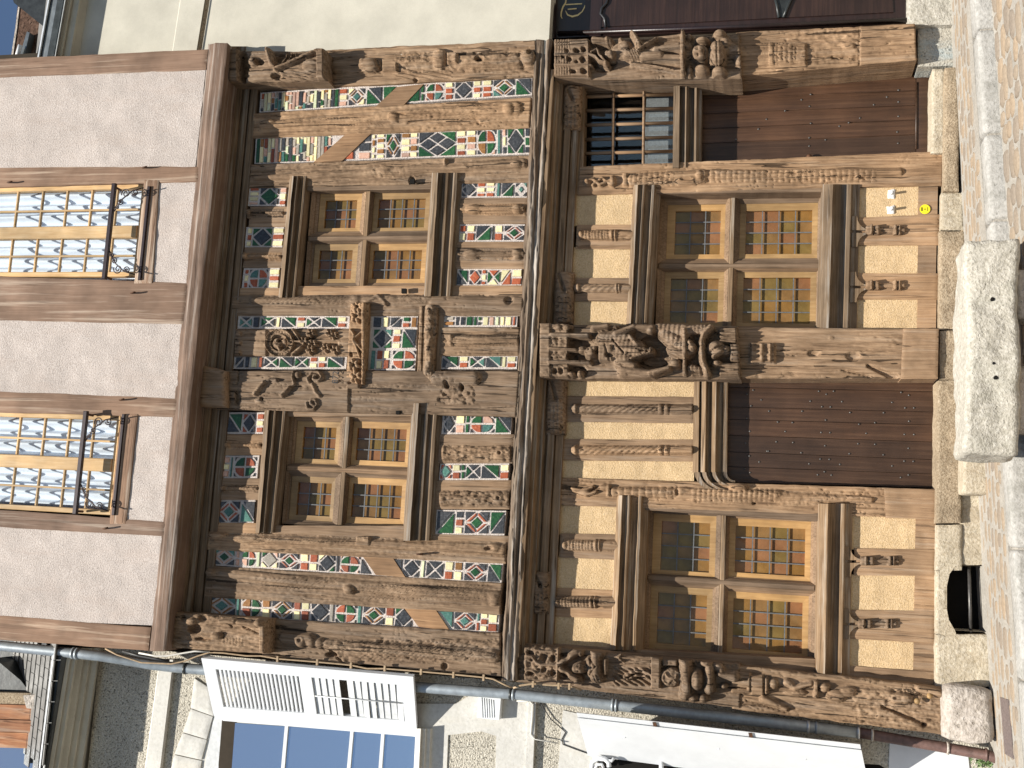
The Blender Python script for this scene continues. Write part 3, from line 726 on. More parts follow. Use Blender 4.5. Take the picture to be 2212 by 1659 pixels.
for x in (875, 1140):
    a = C(2, 0, x+3, 715); b_ = C(2, 0, x-6, 1440)
    tube('crossbar', [UN(*a, 0.11), UN(*b_, 0.11)], 0.015, 'oak_v', gr, 6)
mould('plate', 1238, 1262, 172, 1236, 1258, 420, [(0, -.005), (1, .0)], 'mould_h', house, yb=0.2)
a = UN(1380, 178, .2)[0]
box('reveal', a, a+0.03, 0.0, 0.33, UN(2015, 150, .1)[2], UN(1240, 178, .1)[2], 'oak_v', house)

# carved stud between right door and right window
relief('carved_stud', vq(1250, 358, 420, 2038, 325, 399), -0.005, 0.22, 'oak_carved', house, frame=cell(2, 0), step=2.2, amp=0.005, nx=40, ny=4, bev=0.008, ymap=-0.02,
  prims=[('p', [(640, 1570), (700, 1550), (760, 1600), (850, 1560)], 16, .05), ('p', [(700, 1600), (780, 1540), (860, 1600)], 14, .05), ('e', 650, 1570, 30, 26, .06), ('e', 870, 1565, 30, 50, .06), ('b', 960, 1500, 1000, 1600, .05, 8),
   ('c', 1040, 1560, 1640, 1520, 52, 58, .055), ('s', 1000, 1490, 1400, 1600, 46, 44, .018), ('e', 1500, 1560, 130, 42, .075), ('E', 1510, 1560, 60, 14, -.03), ('E', 1620, 1530, 30, 60, .02),
   ('c', 1660, 1515, 3350, 1480, 44, 34, .030), ('s', 1660, 1470, 3150, 1570, 50, 46, .016), ('E', 2990, 1530, 24, 14, .03), ('E', 2430, 1500, 30, 30, -.02)])

# ---- infill panels with thin carved studs
def panel(px0, px1, y0, y1, mat='stucco_ochre', y=0.02, yb=0.16, nm='infill_panel', pad=3.0, **kw):
    kw.setdefault('step', 5)
    return relief(nm, vq(px0-pad, y0-pad, y1+pad, px1+pad, y0-pad, y1+pad), y, yb, mat, house, amp=0.005, nx=20, ny=20, bev=0.0, jit=0, **kw)
GP = [(1250, 1367, 422, 485), (1247, 1362, 537, 600), (1241, 1354, 650, 700),
      (1230, 1502, 822, 856), (1227, 1500, 911, 948), (1220, 1498, 994, 1036),
      (1213, 1333, 1089, 1152), (1206, 1328, 1203, 1276), (1196, 1320, 1330, 1398),
      (1857, 1986, 403, 470), (1855, 1984, 530, 590), (1853, 1982, 648, 712),
      (1853, 1979, 1118, 1184), (1845, 1977, 1244, 1317), (1840, 1975, 1381, 1449)]
for g in GP: panel(g[0]-10 if g[0] > 1500 else g[0]-4, *g[1:])
for (a, b_, c_, d_) in ((1985, 2025, 400, 472), (1984, 2022, 528, 592), (1983, 2022, 646, 713), (1979, 2021, 1115, 1186), (1977, 2021, 1240, 1320), (1975, 2021, 1376, 1452)):
    panel(a, b_, c_, d_, 'oak_v', 0.015, nm='base_board', pad=1.0)
def baluster(fi, x0, x1, yc, r, kind, extra=None):
    f = cell(*fi); q = [C(*fi, x0-8, yc-r-10), C(*fi, x0-8, yc+r+10), C(*fi, x1, yc+r+10), C(*fi, x1, yc-r-10)]
    L = x1-x0; pr = [('c', x0+14, yc, x1+100, yc, r, r*0.9, .055)]
    if kind == 'scale': pr += [('s', x0+40, yc-r, x0+L*0.55, yc+r, 27, 24, .016), ('B', x0+L*.56, yc-r-4, x0+L*.60, yc+r+4, .02, 6), ('B', x0+L*.63, yc-r-4, x0+L*.66, yc+r+4, .02, 6), ('E', x0+10, yc, 24, 30, .02)]
    if kind == 'twist': pr += [('t', x0+60, yc-r, x0+L*0.70, yc+r, 60, .012), ('B', x0+15, yc-r-4, x0+40, yc+r+4, .02, 6), ('B', x0+L*.72, yc-r-4, x0+L*.75, yc+r+4, .02, 6), ('B', x0+L*.77, yc-r-4, x0+L*.80, yc+r+4, .015, 6)]
    if kind == 'pin': pr = [('p', [(x0-60, yc), (x0+30, yc)], 16, .02), ('e', x0+25, yc, 50, 42, .07), ('b', x0+30, yc-46, x0+52, yc+46, .075, 6), ('b', x0+65, yc-38, x0+110, yc+40, .055, 6), ('c', x0+90, yc, x1, yc, 22, 22, .03), ('b', x0+235, yc-50, x0+262, yc+50, .05, 6), ('b', x0+275, yc-46, x0+295, yc+46, .04, 6)]
    return relief('carved_baluster', q, -0.004, 0.1, 'oak_carved', house, frame=f, step=1.8, amp=0.003, bev=0.004, prims=pr, jit=0.3)
for q in ((1246, 485, 537, 1380, 485, 538), (1240, 600, 650, 1374, 600, 651), (1210, 855, 911, 1502, 857, 914), (1206, 948, 994, 1502, 950, 997),
          (1210, 1152, 1204, 1345, 1155, 1210), (1200, 1270, 1332, 1334, 1276, 1336), (1846, 470, 529, 2030, 462, 529), (1846, 590, 647, 2028, 590, 646),
          (1846, 1184, 1243, 2022, 1188, 1244), (1836, 1317, 1380, 2021, 1321, 1390), (1840, 1450, 1480, 2021, 1452, 1484)):
    stud(q, yb=0.18)
baluster((2, 1), 590, 1065, 375, 42, 'scale'); baluster((2, 1), 550, 1035, 832, 36, 'twist')
baluster((2, 2), 525, 1560, 218, 40, 'twist'); baluster((2, 2), 525, 1560, 572, 38, 'twist')
baluster((2, 2), 450, 930, 1394, 46, 'scale'); baluster((2, 3), 385, 905, 225, 46, 'scale')
for (fi, x, y) in (((3, 1), 850, 335), ((3, 1), 850, 812), ((3, 2), 800, 1528), ((3, 3), 780, 412)): baluster(fi, x, x+330, y, 30, 'pin')

# left door
doorL = bpy.data.objects.new('door', None); COL.objects.link(doorL); doorL.parent = house; doorL['label'] = 'broad brown plank door with rows of iron nails'
YD2 = 0.155
yb_ = [(817, 818), (838, 846), (881, 890), (908, 918), (943, 955), (979, 993), (1011, 1024), (1044, 1054)]
for (a, b_), (c_, d_) in zip(yb_[:-1], yb_[1:]):
    relief('plank', [(1566, a+.5-(b_-a)*.25), (1566, c_-.5-(d_-c_)*.25), (2022, d_-.5), (2024, b_+.5)], YD2, YD2+0.05, 'door_v', doorL, step=9, amp=0.002, bev=0.0035, jit=0.2)
for (x, y) in [(440, 62), (568, 62), (505, 88), (1152, 72), (1218, 97), (367, 148), (640, 152), (1072, 158), (467, 196), (541, 198), (1186, 206), (1262, 206), (10, 234), (296, 235), (710, 246), (1000, 248),
               (85, 328), (212, 333), (499, 311), (787, 347), (925, 334), (1219, 321), (150, 410), (460, 418), (537, 420), (850, 426), (1180, 435), (1262, 436), (73, 499), (217, 505), (494, 533), (779, 516), (926, 521), (1215, 555),
               (5, 580), (288, 594), (704, 602), (998, 612), (453, 648), (531, 651), (1178, 666), (1257, 668), (357, 689), (623, 694), (1074, 708), (489, 758), (430, 784), (549, 787), (1215, 786), (1148, 808)]:
    knob('door_nail', UN(*C(3, 2, x, y), YD2), 0.0095, 'nail_iron', doorL)
for (x, y) in [(2085, 52), (2032, 86), (2156, 137), (2067, 188), (2027, 297), (2056, 408), (2018, 512), (2205, 580), (2052, 622), (2137, 673), (2011, 733), (2058, 765)]:
    knob('door_nail', UN(*C(2, 2, x, y), YD2), 0.0095, 'nail_iron', doorL)
for (x, y) in [(468, 1638), (547, 1638), (1190, 1638), (1266, 1638)]:
    knob('door_nail', UN(*C(3, 1, x, y), YD2), 0.0095, 'nail_iron', doorL)
HP = [(0, -.01), (.16, -.02), (.2, .03), (.24, -.01), (.36, -.03), (.42, .03), (.5, .04), (.55, .0), (.66, -.01), (.72, .05), (.85, .06), (.88, .03), (1, .04)]
mould('door_head', 1499, 1572, 818, 1496, 1570, 1020, HP, 'mould_h', house, yb=0.2)
# rounded corner of the moulding on the left
V = []; nA = 8; kk = len(HP)
for i in range(nA+1):
    a = math.pi/2*i/nA
    for (t_, d) in HP:
        rad = 12+(1-t_)*34
        cx_, cy_ = 1570+12+6, 1020
        px = 1588-(88*(1-t_)+18*t_)*math.cos(a); py = 1020+(36*(1-t_)*1.15+8*t_+10)*math.sin(a)-0*(1-math.cos(a))
        V.append(UN(px, py, d))
mk('door_head', V, [(i*kk+j, i*kk+j+1, (i+1)*kk+j+1, (i+1)*kk+j) for i in range(nA) for j in range(kk-1)], 'mould_h', house)
# carved stud left of the door
relief('carved_stud', vq(1210, 1031, 1091, 2024, 1057, 1121), -0.005, 0.22, 'oak_carved', house, frame=cell(2, 2), step=2.2, amp=0.006, nx=40, ny=4, bev=0.008, ymap=-0.02,
  prims=[('p', [(520, 900), (600, 920), (700, 890)], 16, .05), ('p', [(530, 920), (640, 960), (730, 930)], 14, .05), ('e', 620, 930, 60, 30, .05), ('b', 820, 870, 850, 970, .05, 8), ('e', 800, 895, 60, 30, .05),
   ('c', 880, 930, 2300, 960, 42, 46, .045), ('s', 860, 890, 1420, 985, 60, 48, .018), ('e', 1470, 930, 100, 40, .06), ('E', 1430, 930, 20, 34, -.03), ('s', 1560, 905, 2300, 1020, 44, 40, .018), ('e', 1960, 890, 90, 36, .07),
   ('c', 2300, 965, 3100, 1000, 40, 26, .035), ('w', 2200, 920, 3100, 1060, .018, 26, 14), ('E', 2095, 1030, 22, 10, -.05)])
relief('repair_block', [(1910, 1056), (1913, 1119), (2020, 1121), (2021, 1056)], -0.014, 0.1, 'oak_v', house, step=5, bev=0.004)

# central post
FC = fr(1900, 1120, 2.765)
relief('central_post', [(1590, 706), (1590, 817), (2026, 817), (2028, 711)], -0.13, 0.22, 'oak_carved', house, frame=cell(3, 1), step=2.4, amp=0.007, nx=45, ny=5, bev=0.014,
  prims=[('w', -300, 1180, 1180, 1620, .008, 120, 16), ('E', 400, 1395, 60, 30, -.03), ('E', 740, 1420, 70, 40, -.035), ('C', 860, 1500, 1100, 1600, 14, 34, -.04), ('C', 640, 1540, 900, 1600, 8, 8, -.02), ('E', 545, 1262, 26, 18, .01),
         ('b', -150, 1310, 60, 1480, .05, 8), ('b', 5, 1320, 28, 1475, .07, 6), ('b', -70, 1318, -40, 1478, .075, 6)])
relief('repair_block', [(1951, 710), (1946, 818), (2026, 818), (2028, 710)], -0.145, 0.1, 'oak_v', house, step=4, amp=0.004, bev=0.006)
relief('carved_central_post', [(1166, 698), (1163, 815), (1600, 817), (1594, 700)], -0.165, 0.2, 'oak_carved', house, frame=FC, ymap=-0.22, **CB, bev=0.03, jit=1.5,
  prims=[('E', 1190, 370, 180, 200, -.09), ('E', 480, 330, 130, 120, -.06), ('E', 430, 560, 100, 70, -.05), ('b', 60, 80, 175, 628, .09, 16), ('b', 165, 85, 345, 615, .07, 10), ('w', 165, 85, 345, 615, .035, 30, 24),
   ('c', 185, 205, 545, 212, 26, 28, .13), ('c', 165, 340, 430, 355, 24, 20, .12), ('c', 160, 475, 560, 475, 24, 22, .13), ('E', 375, 415, 50, 40, -.06), ('E', 400, 270, 60, 60, -.03), ('e', 375, 585, 44, 26, .10), ('e', 460, 585, 36, 40, .09),
   ('e', 250, 130, 60, 40, .10), ('e', 330, 130, 60, 40, .10), ('E', 215, 560, 26, 30, -.05), ('E', 275, 560, 26, 30, -.05),
   ('e', 575, 385, 76, 74, .16), ('E', 590, 352, 30, 24, .02), ('E', 556, 355, 12, 10, -.03), ('E', 600, 395, 30, 10, .03), ('e', 490, 350, 60, 40, .12), ('e', 615, 350, 36, 36, .17), ('E', 595, 440, 24, 14, -.02),
   ('c', 600, 140, 740, 120, 42, 36, .14), ('c', 740, 125, 820, 125, 24, 20, .10),
   ('c', 690, 240, 900, 240, 84, 100, .12), ('c', 720, 400, 900, 400, 86, 110, .14), ('c', 860, 330, 1010, 350, 130, 110, .14), ('b', 650, 310, 790, 470, .15, 14), ('E', 760, 415, 44, 22, -.05),
   ('f', 690, 180, 1030, 480, 100, 40, .0025), ('C', 790, 260, 900, 390, 8, 8, -.03), ('C', 710, 300, 760, 460, 8, 8, -.025),
   ('c', 820, 200, 1000, 130, 40, 38, .16), ('c', 1000, 130, 1180, 140, 36, 44, .15), ('e', 1160, 160, 50, 44, .15), ('c', 960, 230, 1030, 310, 30, 26, .14),
   ('c', 880, 560, 1150, 590, 60, 52, .15), ('c', 1150, 590, 1340, 540, 46, 34, .16), ('e', 1400, 490, 76, 56, .15), ('c', 850, 470, 990, 520, 70, 60, .13), ('C', 930, 600, 1180, 600, 10, 10, -.02),
   ('c', 1020, 335, 1130, 352, 14, 12, .15), ('c', 970, 440, 1160, 385, 16, 14, .15), ('e', 1160, 360, 40, 44, .14), ('b', 1030, 345, 1120, 400, .11, 8),
   ('c', 1240, 130, 1480, 170, 60, 110, .12), ('c', 1300, 200, 1500, 330, 80, 120, .13), ('f', 1200, 90, 1480, 440, 98, 46, .004), ('c', 1360, 340, 1500, 410, 60, 60, .12),
   ('b', 1475, 150, 1512, 440, .16, 6), ('b', 1475, 450, 1510, 600, .15, 6),
   ('e', 1570, 340, 58, 56, .19), ('e', 1545, 290, 34, 34, .18), ('E', 1585, 345, 26, 10, .025), ('E', 1570, 325, 10, 8, -.02), ('E', 1570, 362, 10, 8, -.02),
   ('c', 1540, 160, 1680, 150, 60, 70, .12), ('s', 1540, 100, 1720, 240, 36, 36, .016), ('c', 1560, 540, 1640, 550, 56, 40, .13), ('s', 1510, 460, 1640, 600, 40, 42, .02),
   ('p', [(1750, 140), (1690, 200), (1665, 280), (1665, 380), (1670, 470), (1715, 585)], 40, .19), ('P', [(1660, 200), (1640, 300), (1640, 420), (1680, 560)], 6, -.02),
   ('P', [(1700, 215), (1690, 250)], 5, -.02), ('P', [(1675, 300), (1665, 330)], 5, -.02), ('P', [(1690, 520), (1700, 530)], 5, -.02),
   ('e', 1800, 345, 105, 92, .19), ('C', 1760, 380, 1860, 320, 12, 10, -.03), ('c', 1780, 430, 1860, 380, 30, 26, .20), ('e', 1900, 360, 60, 60, .15), ('e', 1810, 490, 60, 40, .16), ('f', 1760, 460, 1860, 520, 0, 22, .008),
   ('b', 1830, 140, 2005, 290, .10, 10), ('f', 1830, 140, 2005, 290, 0, 40, .014), ('b', 1830, 480, 2035, 600, .10, 10), ('f', 1830, 480, 2035, 600, 0, 40, .014),
   ('b', 1940, 300, 2200, 470, .13, 14), ('f', 1950, 300, 2090, 470, 0, 44, .016), ('b', 2110, 298, 2160, 480, .15, 6)])

# left corner post
FL = fr(1820, 2280, 2.765); FL2 = fr(2600, 2380, 2.765)
relief('carved_corner_post', [(1116, 1390), (1112, 1474), (1600, 1532), (1600, 1436)], -0.17, 0.2, 'oak_carved', house, frame=FL, ymap=-0.20, **CB, bev=0.028, jit=1.6,
  prims=[('b', 130, 70, 480, 390, .05, 10), ('w', 50, 40, 480, 400, .045, 26, 26), ('E', 200, 130, 40, 30, -.05), ('E', 330, 170, 40, 40, -.05), ('E', 210, 320, 40, 36, -.05), ('E', 330, 300, 30, 30, -.04), ('E', 420, 180, 26, 40, -.05), ('E', 420, 320, 26, 36, -.05),
   ('p', [(160, 150), (220, 160), (250, 210), (300, 240), (460, 245)], 16, .085), ('p', [(150, 290), (220, 300), (260, 330), (360, 330)], 16, .08), ('p', [(240, 90), (330, 110), (420, 110)], 14, .08), ('c', 478, 110, 462, 390, 14, 14, .10),
   ('c', 480, 230, 660, 110, 34, 44, .11), ('c', 500, 280, 660, 380, 34, 50, .12), ('E', 540, 160, 50, 30, -.05), ('E', 540, 340, 46, 34, -.05), ('e', 690, 110, 34, 60, .10), ('e', 660, 385, 60, 50, .11),
   ('e', 690, 272, 80, 60, .17), ('C', 620, 320, 740, 325, 8, 8, -.03), ('E', 700, 270, 34, 10, .03), ('E', 680, 246, 12, 10, -.03), ('E', 684, 296, 12, 10, -.03), ('C', 735, 255, 735, 292, 6, 6, -.03), ('e', 650, 275, 44, 50, .165),
   ('c', 780, 190, 800, 330, 40, 44, .12), ('c', 850, 150, 850, 360, 62, 70, .155), ('c', 820, 110, 890, 130, 40, 50, .13), ('c', 830, 370, 890, 380, 48, 40, .14), ('f', 800, 320, 940, 420, 70, 26, .009), ('C', 790, 180, 850, 250, 7, 7, -.03), ('C', 850, 250, 790, 330, 7, 7, -.03), ('b', 935, 180, 960, 330, .15, 6),
   ('c', 980, 240, 1400, 240, 110, 110, .075), ('c', 1080, 170, 1400, 160, 40, 50, .10), ('p', [(1110, 120), (1070, 170), (1130, 215), (1380, 205)], 14, .125), ('f', 970, 100, 1400, 260, 0, 34, .012), ('p', [(1130, 360), (1200, 310), (1300, 290), (1390, 350)], 26, .11), ('p', [(1160, 380), (1250, 340), (1330, 350), (1390, 400)], 16, .12), ('f', 1000, 260, 1390, 460, 30, 40, .014),
   ('b', 1385, 130, 1480, 470, .12, 14), ('b', 1500, 190, 1640, 250, .08, 8),
   ('e', 1583, 362, 116, 100, .165), ('E', 1590, 360, 84, 70, -.05), ('p', [(1530, 320), (1570, 360), (1630, 370), (1640, 330)], 14, .135), ('p', [(1560, 410), (1600, 370), (1640, 410)], 14, .13),
   ('c', 1720, 230, 1740, 470, 66, 80, .15), ('e', 1840, 390, 74, 110, .20), ('C', 1775, 260, 1780, 520, 8, 8, -.04), ('C', 1912, 270, 1915, 500, 10, 10, -.04), ('c', 1960, 280, 1960, 480, 50, 60, .15), ('e', 1715, 200, 66, 60, .16), ('f', 1740, 150, 1850, 260, 60, 30, .012), ('e', 1930, 210, 70, 56, .16), ('f', 1870, 160, 1960, 280, 20, 22, .010),
   ('e', 1720, 540, 70, 60, .13), ('e', 1800, 570, 60, 40, .12), ('e', 1900, 570, 60, 40, .11), ('c', 2060, 330, 2200, 360, 34, 60, .12), ('e', 2100, 450, 40, 30, .11), ('c', 2040, 260, 2080, 300, 60, 40, .10)])
relief('corner_post', [(1580, 1436), (1580, 1532), (2040, 1588), (2034, 1484)], -0.15, 0.2, 'oak_carved', house, frame=FL2, step=2.2, amp=0.010, nx=40, ny=5, bev=0.02, jit=2.0,
  prims=[('b', -300, 40, 205, 240, .06, 12), ('C', -100, 110, 170, 105, 14, 10, -.04), ('C', -100, 180, 170, 190, 16, 10, -.05), ('b', 205, 70, 330, 260, .05, 10), ('b', 345, 90, 375, 250, .06, 5), ('e', 430, 150, 50, 60, .06), ('c', 560, 140, 640, 190, 40, 30, .05), ('c', 640, 190, 800, 150, 30, 26, .06), ('e', 640, 240, 120, 40, .035), ('b', 825, 120, 865, 290, .06, 6),
   ('e', 1050, 270, 110, 66, .065), ('e', 930, 190, 60, 50, .06), ('e', 1160, 230, 100, 56, .06), ('c', 1270, 260, 1560, 260, 70, 60, .03), ('w', 1200, 200, 2150, 620, .03, 46, 22), ('e', 1680, 300, 130, 66, .06), ('E', 1660, 290, 60, 24, -.03), ('c', 330, 300, 560, 400, 40, 24, .05), ('C', 160, 320, 560, 440, 6, 6, -.03), ('C', 1500, 380, 1940, 560, 14, 20, -.04), ('E', 1910, 570, 22, 16, -.06), ('w', -100, 300, 1300, 560, .018, 90, 14), ('c', 1870, 190, 2120, 260, 50, 40, .05)])
for (x, y) in ((1968, 275), (1845, 325)):
    px, py = (2600+x/2.765)/1.64919, (2380+y/2.765)/1.64919
    knob('peg', UN(px, py, -0.19), 0.025, 'ochre_v', house, 1.0)

# ---------------------------------------------------------------- leaded windows
def quadpts(r, y): return [(r[1], y, r[3]), (r[0], y, r[3]), (r[0], y, r[2]), (r[1], y, r[2])]
def bars(name, segs, mat, parent):
    V = []; F = []
    for (x0, x1, y0, y1, z0, z1) in segs:
        n = len(V)
        V += [(x0, y0, z0), (x1, y0, z0), (x1, y0, z1), (x0, y0, z1), (x0, y1, z0), (x1, y1, z0), (x1, y1, z1), (x0, y1, z1)]
        F += [tuple(n+k for k in q) for q in ((0, 1, 2, 3), (7, 6, 5, 4), (0, 4, 5, 1), (1, 5, 6, 2), (2, 6, 7, 3), (3, 7, 4, 0))]
    return mk(name, V, F, mat, parent)
def leaded_window(label, op, mull, tran, lights, y0):
    """op/mull/tran in picture px; lights: (F rect, G rect, rows, cols) in order UR, UL, LR, LL"""
    wv = bpy.data.objects.new('window', None); COL.objects.link(wv); wv.parent = house; wv['label'] = label
    ym = y0+0.07
    Fw = [wrect(*l[0], ym) for l in lights]; Gw = [wrect(*l[1], ym) for l in lights]
    px0, px1, ya, yb = op
    O = wrect(px0, px1, ya, yb, y0)
    xm = UN((px0+px1)/2, (mull[0]+mull[1])/2, y0)[0]; zt = UN((tran[0]+tran[1])/2, (ya+yb)/2, y0)[2]
    hw = 0.026
    cells = [(O[0], xm+hw, O[2], zt+hw), (xm-hw, O[1], O[2], zt+hw), (O[0], xm+hw, zt-hw, O[3]), (xm-hw, O[1], zt-hw, O[3])]
    box('mullion', xm-hw, xm+hw, y0-0.005, y0+0.08, O[3], O[2], 'mould_v', wv, 0.012)
    box('transom', O[1], O[0], y0-0.001, y0+0.075, zt-hw+.001, zt+hw-.001, 'mould_h', wv, 0.010)
    bd = wv
    for (l, fw, gw, c) in zip(lights, Fw, Gw, cells):
        fw = (min(fw[0], c[0]-.012), max(fw[1], c[1]+.012), min(fw[2], c[2]-.012), max(fw[3], c[3]+.012))
        mid = tuple(a*0.45+b*0.55 for a, b in zip(c, fw))
        ring('reveal', c, mid, y0+.004, y0+.028, 'mould_v', wv)
        ring('reveal', mid, fw, y0+.040, y0+.055, 'mould_v', wv)
        ring('reveal', mid, mid, y0+.028, y0+.040, 'mould_v', wv)
        ring('casement', fw, gw, y0+.062, y0+.066, 'ochre_v', wv, yb=y0+.11)
        nr, nc = l[2], l[3]
        gx = [gw[0]+(gw[1]-gw[0])*k/nc for k in range(nc+1)]; gz = [gw[2]+(gw[3]-gw[2])*k/nr for k in range(nr+1)]
        yg = y0+.088
        for a in range(nc):
            for b in range(nr):
                tl = random.uniform(-.0015, .0015); tm = random.uniform(-.0015, .0015)
                mk('pane', [(gx[a], yg+tl, gz[b]), (gx[a+1], yg-tl, gz[b]), (gx[a+1], yg+tm, gz[b+1]), (gx[a], yg-tm, gz[b+1])], [(0, 1, 2, 3)],
                   PANE[(a*3+b*5+random.randrange(3)) % 4], wv)
        lw = 0.0048
        segs = [(x-lw, x+lw, yg-.006, yg+.004, gw[3], gw[2]) for x in gx[1:-1]]
        bars('lead_came', segs, 'lead', wv)
        segs = [(gw[1], gw[0], yg-.0065, yg+.0035, z-lw, z+lw) for z in gz[1:-1]]
        bars('lead_came', segs, 'lead', wv)
        b_ = 0.02
        mk('inner_blind', quadpts((gw[0]+b_, gw[1]-b_, gw[2]+b_, gw[3]-b_), y0+.106), [(0, 1, 2, 3)], 'pane_board', wv)
    return wv
leaded_window('right ground-floor leaded window beside the grille door', (1421, 1774, 414, 708), (563, 585), (1568, 1592),
  [((1441, 1566, 443, 560), (1458, 1556, 456, 550), 3, 4), ((1435, 1563, 588, 706), (1448, 1551, 602, 697), 3, 4), ((1598, 1766, 440, 559), (1611, 1754, 455, 549), 4, 4), ((1592, 1763, 588, 706), (1605, 1750, 600, 699), 4, 4)], 0.155)
leaded_window('left ground-floor leaded window by the downpipe', (1397, 1762, 1098, 1426), (1250, 1268), (1549, 1571),
  [((1410, 1546, 1112, 1249), (1428, 1533, 1128, 1234), 3, 4), ((1404, 1538, 1268, 1407), (1420, 1526, 1283, 1393), 3, 4), ((1575, 1751, 1123, 1251), (1588, 1739, 1139, 1241), 4, 4), ((1571, 1746, 1282, 1420), (1583, 1733, 1297, 1407), 4, 4)], 0.155)
leaded_window('right upper leaded window between tile panels', (665, 928, 403, 624), (502, 526), (779, 799),
  [((690, 781, 418, 501), (702, 770, 433, 493), 3, 3), ((678, 772, 528, 612), (689, 760, 541, 603), 3, 3), ((803, 931, 417, 500), (817, 918, 430, 492), 4, 3), ((790, 923, 527, 612), (805, 910, 541, 603), 4, 3)], YF+.055)
leaded_window('left upper leaded window between tile panels', (618, 888, 893, 1139), (1004, 1028), (731, 755),
  [((640, 734, 911, 1002), (654, 725, 923, 992), 3, 3), ((628, 723, 1030, 1125), (642, 715, 1043, 1114), 3, 3), ((757, 889, 912, 1007), (770, 877, 926, 996), 4, 3), ((747, 878, 1033, 1133), (760, 867, 1047, 1119), 4, 3)], YF+.055)

def pr(base, L): return [(t_, base+d) for t_, d in L]
HEAD = [(0, -.01), (.05, -.045), (.17, -.075), (.19, -.03), (.33, -.025), (.36, -.065), (.41, -.06), (.46, -.02), (.66, .0), (.70, -.045), (.77, -.04), (.82, -.005), (1, .035)]
SILL = [(0, .03), (.04, -.03), (.10, -.095), (.30, -.115), (.33, -.05), (.52, -.01), (.64, -.025), (.68, -.065), (.77, -.065), (.80, -.02), (1, -.005)]
USILL = [(0, .03), (.03, -.03), (.10, -.085), (.22, -.095), (.25, -.03), (.42, -.015), (.46, -.055), (.54, -.05), (.57, -.02), (.70, -.02), (.74, -.05), (.82, -.045), (.86, -.005), (1, .01)]
mould('window_head', 1368, 1427, 399, 1353, 1409, 702, pr(0, HEAD), 'mould_h', house, yb=.30, wob=1.0)
mould('window_head', 1333, 1402, 1070, 1318, 1389, 1404, pr(0, HEAD), 'mould_h', house, yb=.30, wob=1.4)
mould('window_head', 626, 671, 380, 602, 646, 643, pr(YF, HEAD), 'mould_h', house, yb=-.02, wob=1.0)
mould('window_head', 572, 630, 886, 551, 600, 1151, pr(YF, HEAD), 'mould_h', house, yb=-.02, wob=1.0)
mould('window_sill', 1774, 1858, 398, 1764, 1850, 722, pr(0, SILL), 'mould_h', house, yb=.30, wob=0.6)
mould('window_sill', 1766, 1842, 1088, 1759, 1835, 1466, pr(0, SILL), 'mould_h', house, yb=.30, wob=0.6)
mould('window_sill', 932, 999, 373, 915, 984, 640, pr(YF, USILL), 'mould_h', house, yb=-.02, wob=0.8)
mould('window_sill', 890, 956, 871, 869, 939, 1168, pr(YF, USILL), 'mould_h', house, yb=-.02, wob=0.8)
# ogee corners below the ground-floor sills
for (p, ya, yb) in ((1856, 470, 530), (1856, 403, 470), (1854, 590, 648), (1852, 648, 712)): pass
for (p, ya, yb) in ((1855, 399, 497), (1853, 503, 617), (1851, 623, 715), (1840, 1110, 1210), (1838, 1216, 1345), (1834, 1351, 1452)):
    sl = slope_x(p)
    for (yc, sg) in ((ya, 1), (yb, -1)):
        if yc in (399, 1110, 715, 1452): continue
        pts = [(p-14+sl*(yc-ya), yc), (p+26+sl*(yc-ya), yc)]
        for k in range(6):
            a = math.pi/2*k/5
            pts.append((p+26-26*math.sin(a)-1+sl*(yc-ya), yc+sg*(30-28*math.cos(a))))
        pts.append((p-14+sl*(yc-ya), yc+sg*30))
        if sg < 0: pts = pts[::-1]
        prism('ogee_bracket', pts, -0.03, 0.1, 'mould_h', house)

# jambs beside the ground windows
stud((1405, 400, 418, 1780, 396, 414), 'mould_v', 0.0, .2, 'jamb'); stud((1395, 1084, 1102, 1772, 1100, 1126), 'mould_v', 0.0, .2, 'jamb')
stud((1385, 1404, 1432, 1766, 1424, 1462), 'mould_v', -0.01, .2, 'jamb')
stud((1195, 1390, 1412, 2018, 1452, 1490), 'oak_v', 0.0, .2, 'stud')

# ================================================================== first floor
mould('jetty_soffit', 489, 564, 100, 354, 447, 1400, [(0, -.51), (.05, -.49), (.30, -.31), (.36, -.30), (.40, -.26), (.55, -.25), (.60, -.21), (.66, -.23), (.78, -.235), (.80, -.20), (.84, -.225), (1, -.225)], 'mould_h', house, yb=0.1)
def fst(*q, **kw):
    kw.setdefault('nm', 'stud'); return stud(q, kw.pop('mat', 'oak_v'), kw.pop('yf', YF), kw.pop('yb', 0.0), **kw)
for q in ((540, 446, 490, 632, 446, 490), (528, 534, 578, 622, 534, 578), (993, 427, 483, 1142, 427, 483), (985, 522, 580, 1138, 522, 580),
          (490, 937, 983, 578, 938, 983), (478, 1033, 1080, 568, 1033, 1080), (950, 938, 1001, 1110, 938, 1001), (943, 1037, 1100, 1104, 1037, 1100)):
    fst(*q)
fst(655, 402, 412, 940, 396, 408, nm='jamb', mat='mould_v'); fst(640, 618, 640, 932, 617, 640, nm='jamb'); fst(612, 885, 899, 900, 886, 899, nm='jamb'); fst(588, 1135, 1155, 880, 1136, 1168, nm='jamb')
fst(965, 616, 642, 1138, 616, 642); fst(518, 622, 642, 612, 622, 642); fst(462, 1129, 1156, 560, 1130, 1158); fst(932, 1154, 1182, 1098, 1158, 1186)
def cstud(fi, q, prims, **kw):
    return relief('carved_stud', vq(*q), YF-0.005, 0.0, 'oak_carved', house, frame=cell(*fi), step=2.2, amp=0.005, nx=40, ny=4, bev=0.008, ymap=YF-0.02, prims=prims, **kw)
